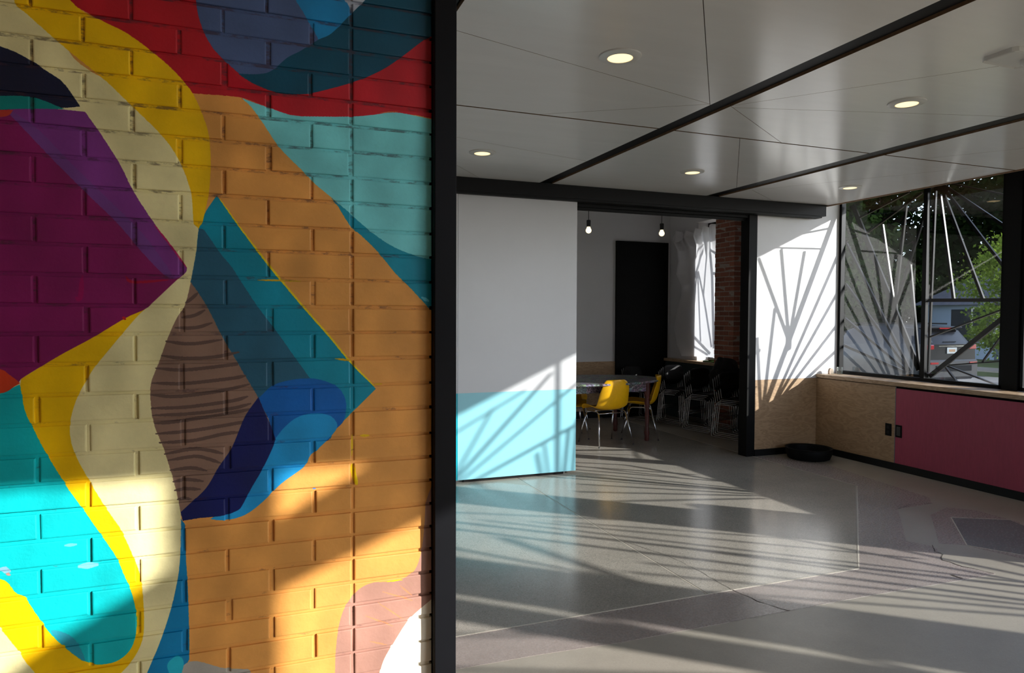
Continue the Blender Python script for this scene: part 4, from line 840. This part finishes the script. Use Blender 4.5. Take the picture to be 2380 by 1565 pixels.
# houses
m_side = mat('pale blue siding', (150, 166, 184), .7); m_roof = mat('grey shingles', (86, 88, 96), .9, var=.2, scale=6); m_hw = mat('house glass', (40, 48, 56), .1)
def house(label, x0, x1, y0, y1, eave, ridge, m):
    h = thing('house', label, 'house', ((x0+x1)/2, y0, GZ)); w_, d = (x1-x0)/2, y1-y0
    box('wall', -w_, w_, 0, d, 0, eave, m, h)
    for k in range(int(eave/.2)): box('siding_board', -w_-.012, w_+.012, -.02, 0, k*.2+.005, k*.2+.19, m, h)
    bm = bmesh.new(); a = [bm.verts.new(p) for p in ((-w_-.4, -.4, eave), (w_+.4, -.4, eave), (w_+.4, d+.4, eave), (-w_-.4, d+.4, eave))]; ins = min(w_*.55, d*.4); r1, r2 = bm.verts.new((0, -.4+ins, ridge)), bm.verts.new((0, d+.4-ins, ridge))
    bm.faces.new((a[0], a[1], r1)); bm.faces.new((a[1], a[2], r2, r1)); bm.faces.new((a[2], a[3], r2)); bm.faces.new((a[3], a[0], r1, r2)); bm.faces.new(a[::-1]); fin(bm, 'roof', m_roof, h)
    for xx in (-w_*.5, w_*.4): wf = box('window', xx-.6, xx+.6, -.07, -.02, 1.1, 2.3, m_trimring, h); box('pane', xx-.5, xx+.5, -.085, -.06, 1.2, 2.2, m_hw, wf)
    for yy_ in ((d*.25, d*.65) if d > 5 else (d*.12,)): wf = box('window', -w_-.07, -w_-.02, yy_-.6, yy_+.6, 1.1, 2.3, m_trimring, h); box('pane', -w_-.085, -w_-.06, yy_-.5, yy_+.5, 1.2, 2.2, m_hw, wf)
    box('door', -w_-.05, -w_, d*.45-.45, d*.45+.45, .1, 2.2, m_hw, h)
house('pale blue sided house with a grey hip roof across the street, behind the SUV', 30.0, 38.0, 20.3, 23.6, 2.4, 4.4, m_side)
house('house with a dark shingle roof behind the leafy bush', 27.5, 36.0, 11.5, 18.4, 2.9, 5.6, mat('grey siding', (150, 152, 156), .7))
# trees
def foliage(name, c1, c2):
    b = NB(name); g = b.n('ShaderNodeNewGeometry'); nz = b.n('ShaderNodeTexNoise', Scale=1.5, Detail=2.0); b.l(g.outputs['Position'], nz.inputs['Vector'])
    mx = b.n('ShaderNodeMix', data_type='RGBA'); b.l(nz.outputs['Fac'], mx.inputs[0]); mx.inputs[6].default_value = lin(c1); mx.inputs[7].default_value = lin(c2)
    b.t.nodes.remove(b.p); d = b.n('ShaderNodeBsdfDiffuse'); t = b.n('ShaderNodeBsdfTranslucent'); ms = b.n('ShaderNodeMixShader'); ms.inputs[0].default_value = .35
    b.l(mx.outputs[2], d.inputs[0]); b.l(mx.outputs[2], t.inputs[0]); b.l(d.outputs[0], ms.inputs[1]); b.l(t.outputs[0], ms.inputs[2]); b.l(ms.outputs[0], b.out.inputs[0]); return b.m
m_dark = foliage('dark foliage', (18, 30, 14), (38, 54, 24)); m_mid = foliage('light foliage', (74, 98, 34), (112, 130, 52)); m_bark = mat('bark', (62, 50, 42), .9, var=.3, scale=8)
def tree(name, label, loc, h, crown, clusters, leaves, leaf, m, trunk=.25, low=.25, group=None, cat='tree'):
    r = thing(name, label, cat, loc, 0, group); rg = np.random.default_rng(int(abs(loc[0]*31+loc[1]*17)))
    bm = bmesh.new(); add_tube(bm, [(0, 0, 0), (.1, .05, h*.3), (-.1, .1, h*.6), (0, 0, h*.9)], trunk, 8, trunk*.2)
    cs = []
    for k in range(clusters):
        a = rg.uniform(0, math.tau); zz = h*(low+(1-low)*rg.uniform(0, 1)); f = math.sin(math.pi*min(1, max(.12, (zz/h-low)/(1-low)*.85+.1)))**.6
        rr = crown*f*math.sqrt(rg.uniform(.05, 1)); cs.append((rr*math.cos(a), rr*math.sin(a), zz)); 
        if k % 3 == 0: add_tube(bm, [(0, 0, max(.1, zz*.65)), (cs[-1][0]*.5, cs[-1][1]*.5, zz*.85), cs[-1]], trunk*.3, 5, trunk*.06)
    fin(bm, 'trunk', m_bark, r, smooth=True)
    N = clusters*leaves; C_ = np.repeat(np.array(cs), leaves, 0)+rg.normal(size=(N, 3))*crown*.13
    u = rg.normal(size=(N, 3)); u /= np.linalg.norm(u, axis=1)[:, None]; v = np.cross(u, rg.normal(size=(N, 3))); v /= np.linalg.norm(v, axis=1)[:, None]
    s = leaf*rg.uniform(.6, 1.3, (N, 1)); V = np.stack([C_-u*s, C_+v*s*.5, C_+u*s, C_-v*s*.5], 1).reshape(-1, 3)
    me = bpy.data.meshes.new('foliage'); me.vertices.add(4*N); me.vertices.foreach_set('co', V.ravel().astype(np.float32)); me.loops.add(4*N); me.loops.foreach_set('vertex_index', np.arange(4*N)); me.polygons.add(N); me.polygons.foreach_set('loop_start', np.arange(N)*4); me.update(calc_edges=True); me.validate()
    f = link('foliage', me, m, r); f['kind'] = 'stuff'
G_ = 'big trees behind the houses'
tree('tree', 'tall dark tree left in the window, behind the reflections', (29, 34, GZ), 17, 5.5, 90, 260, .26, m_dark, .35, .12, G_)
tree('tree', 'tall dark tree above the blue house roof', (37, 32, GZ), 19, 6.0, 70, 200, .28, m_dark, .4, .1, G_)
tree('tree', 'dark tree in the middle of the right hand pane', (42, 25.5, GZ), 18, 5.2, 60, 170, .28, m_dark, .4, .15, G_)
tree('tree', 'thinner tree with sky showing through, at the right of the window', (46, 20, GZ), 19, 6.5, 46, 120, .24, m_dark, .35, .2, G_)
tree('tree', 'dark tree at the far left of the window', (22, 37, GZ), 15, 5.5, 80, 240, .26, m_dark, .35, .1, G_)
tree('tree', 'background tree standing behind the gap between the houses', (52, 33, GZ), 17, 7, 50, 120, .3, m_dark, .4, .1, G_)
tree('leafy_bush', 'sunlit light green leafy bush right of the SUV', (22.6, 14.6, GZ), 4.3, 1.55, 56, 130, .075, m_mid, .07, .12, None, 'bush')
tree('leafy_bush', 'low dark shrub at the foot of the light green bush', (24.8, 13.6, GZ), 2.2, 1.6, 36, 160, .08, m_dark, .06, .1, None, 'bush')
tree('tree', 'unseen tree added to shade the parked SUV, out of view to the right', (24.3, 5.2, GZ), 10, 3.2, 110, 300, .24, m_dark, .2, .1, None)  # added outside the view so its crown shades the car's rear
tree('tree', 'dark tree close behind the parked SUV', (25, 27, GZ), 12, 4.2, 80, 240, .2, m_dark, .25, .06, G_)
tree('hedge', 'dark hedge row closing the view under the trees, left', (31, 26.5, GZ), 3.4, 3.6, 60, 160, .16, m_dark, .08, .05, None, 'hedge')
tree('hedge', 'dark hedge further back between house and trees', (36, 33, GZ), 4.2, 4.6, 60, 160, .18, m_dark, .08, .05, None, 'hedge')
# power lines
pw = thing('power_line', 'thin overhead wires crossing in front of the dark trees', 'cable', (24, 20, 5.4))
for dz in (0, .45): tube('wire', [(-5, 16, dz), (0, 0, dz-.15), (5, -16, dz)], .006, m_black, pw, 6)
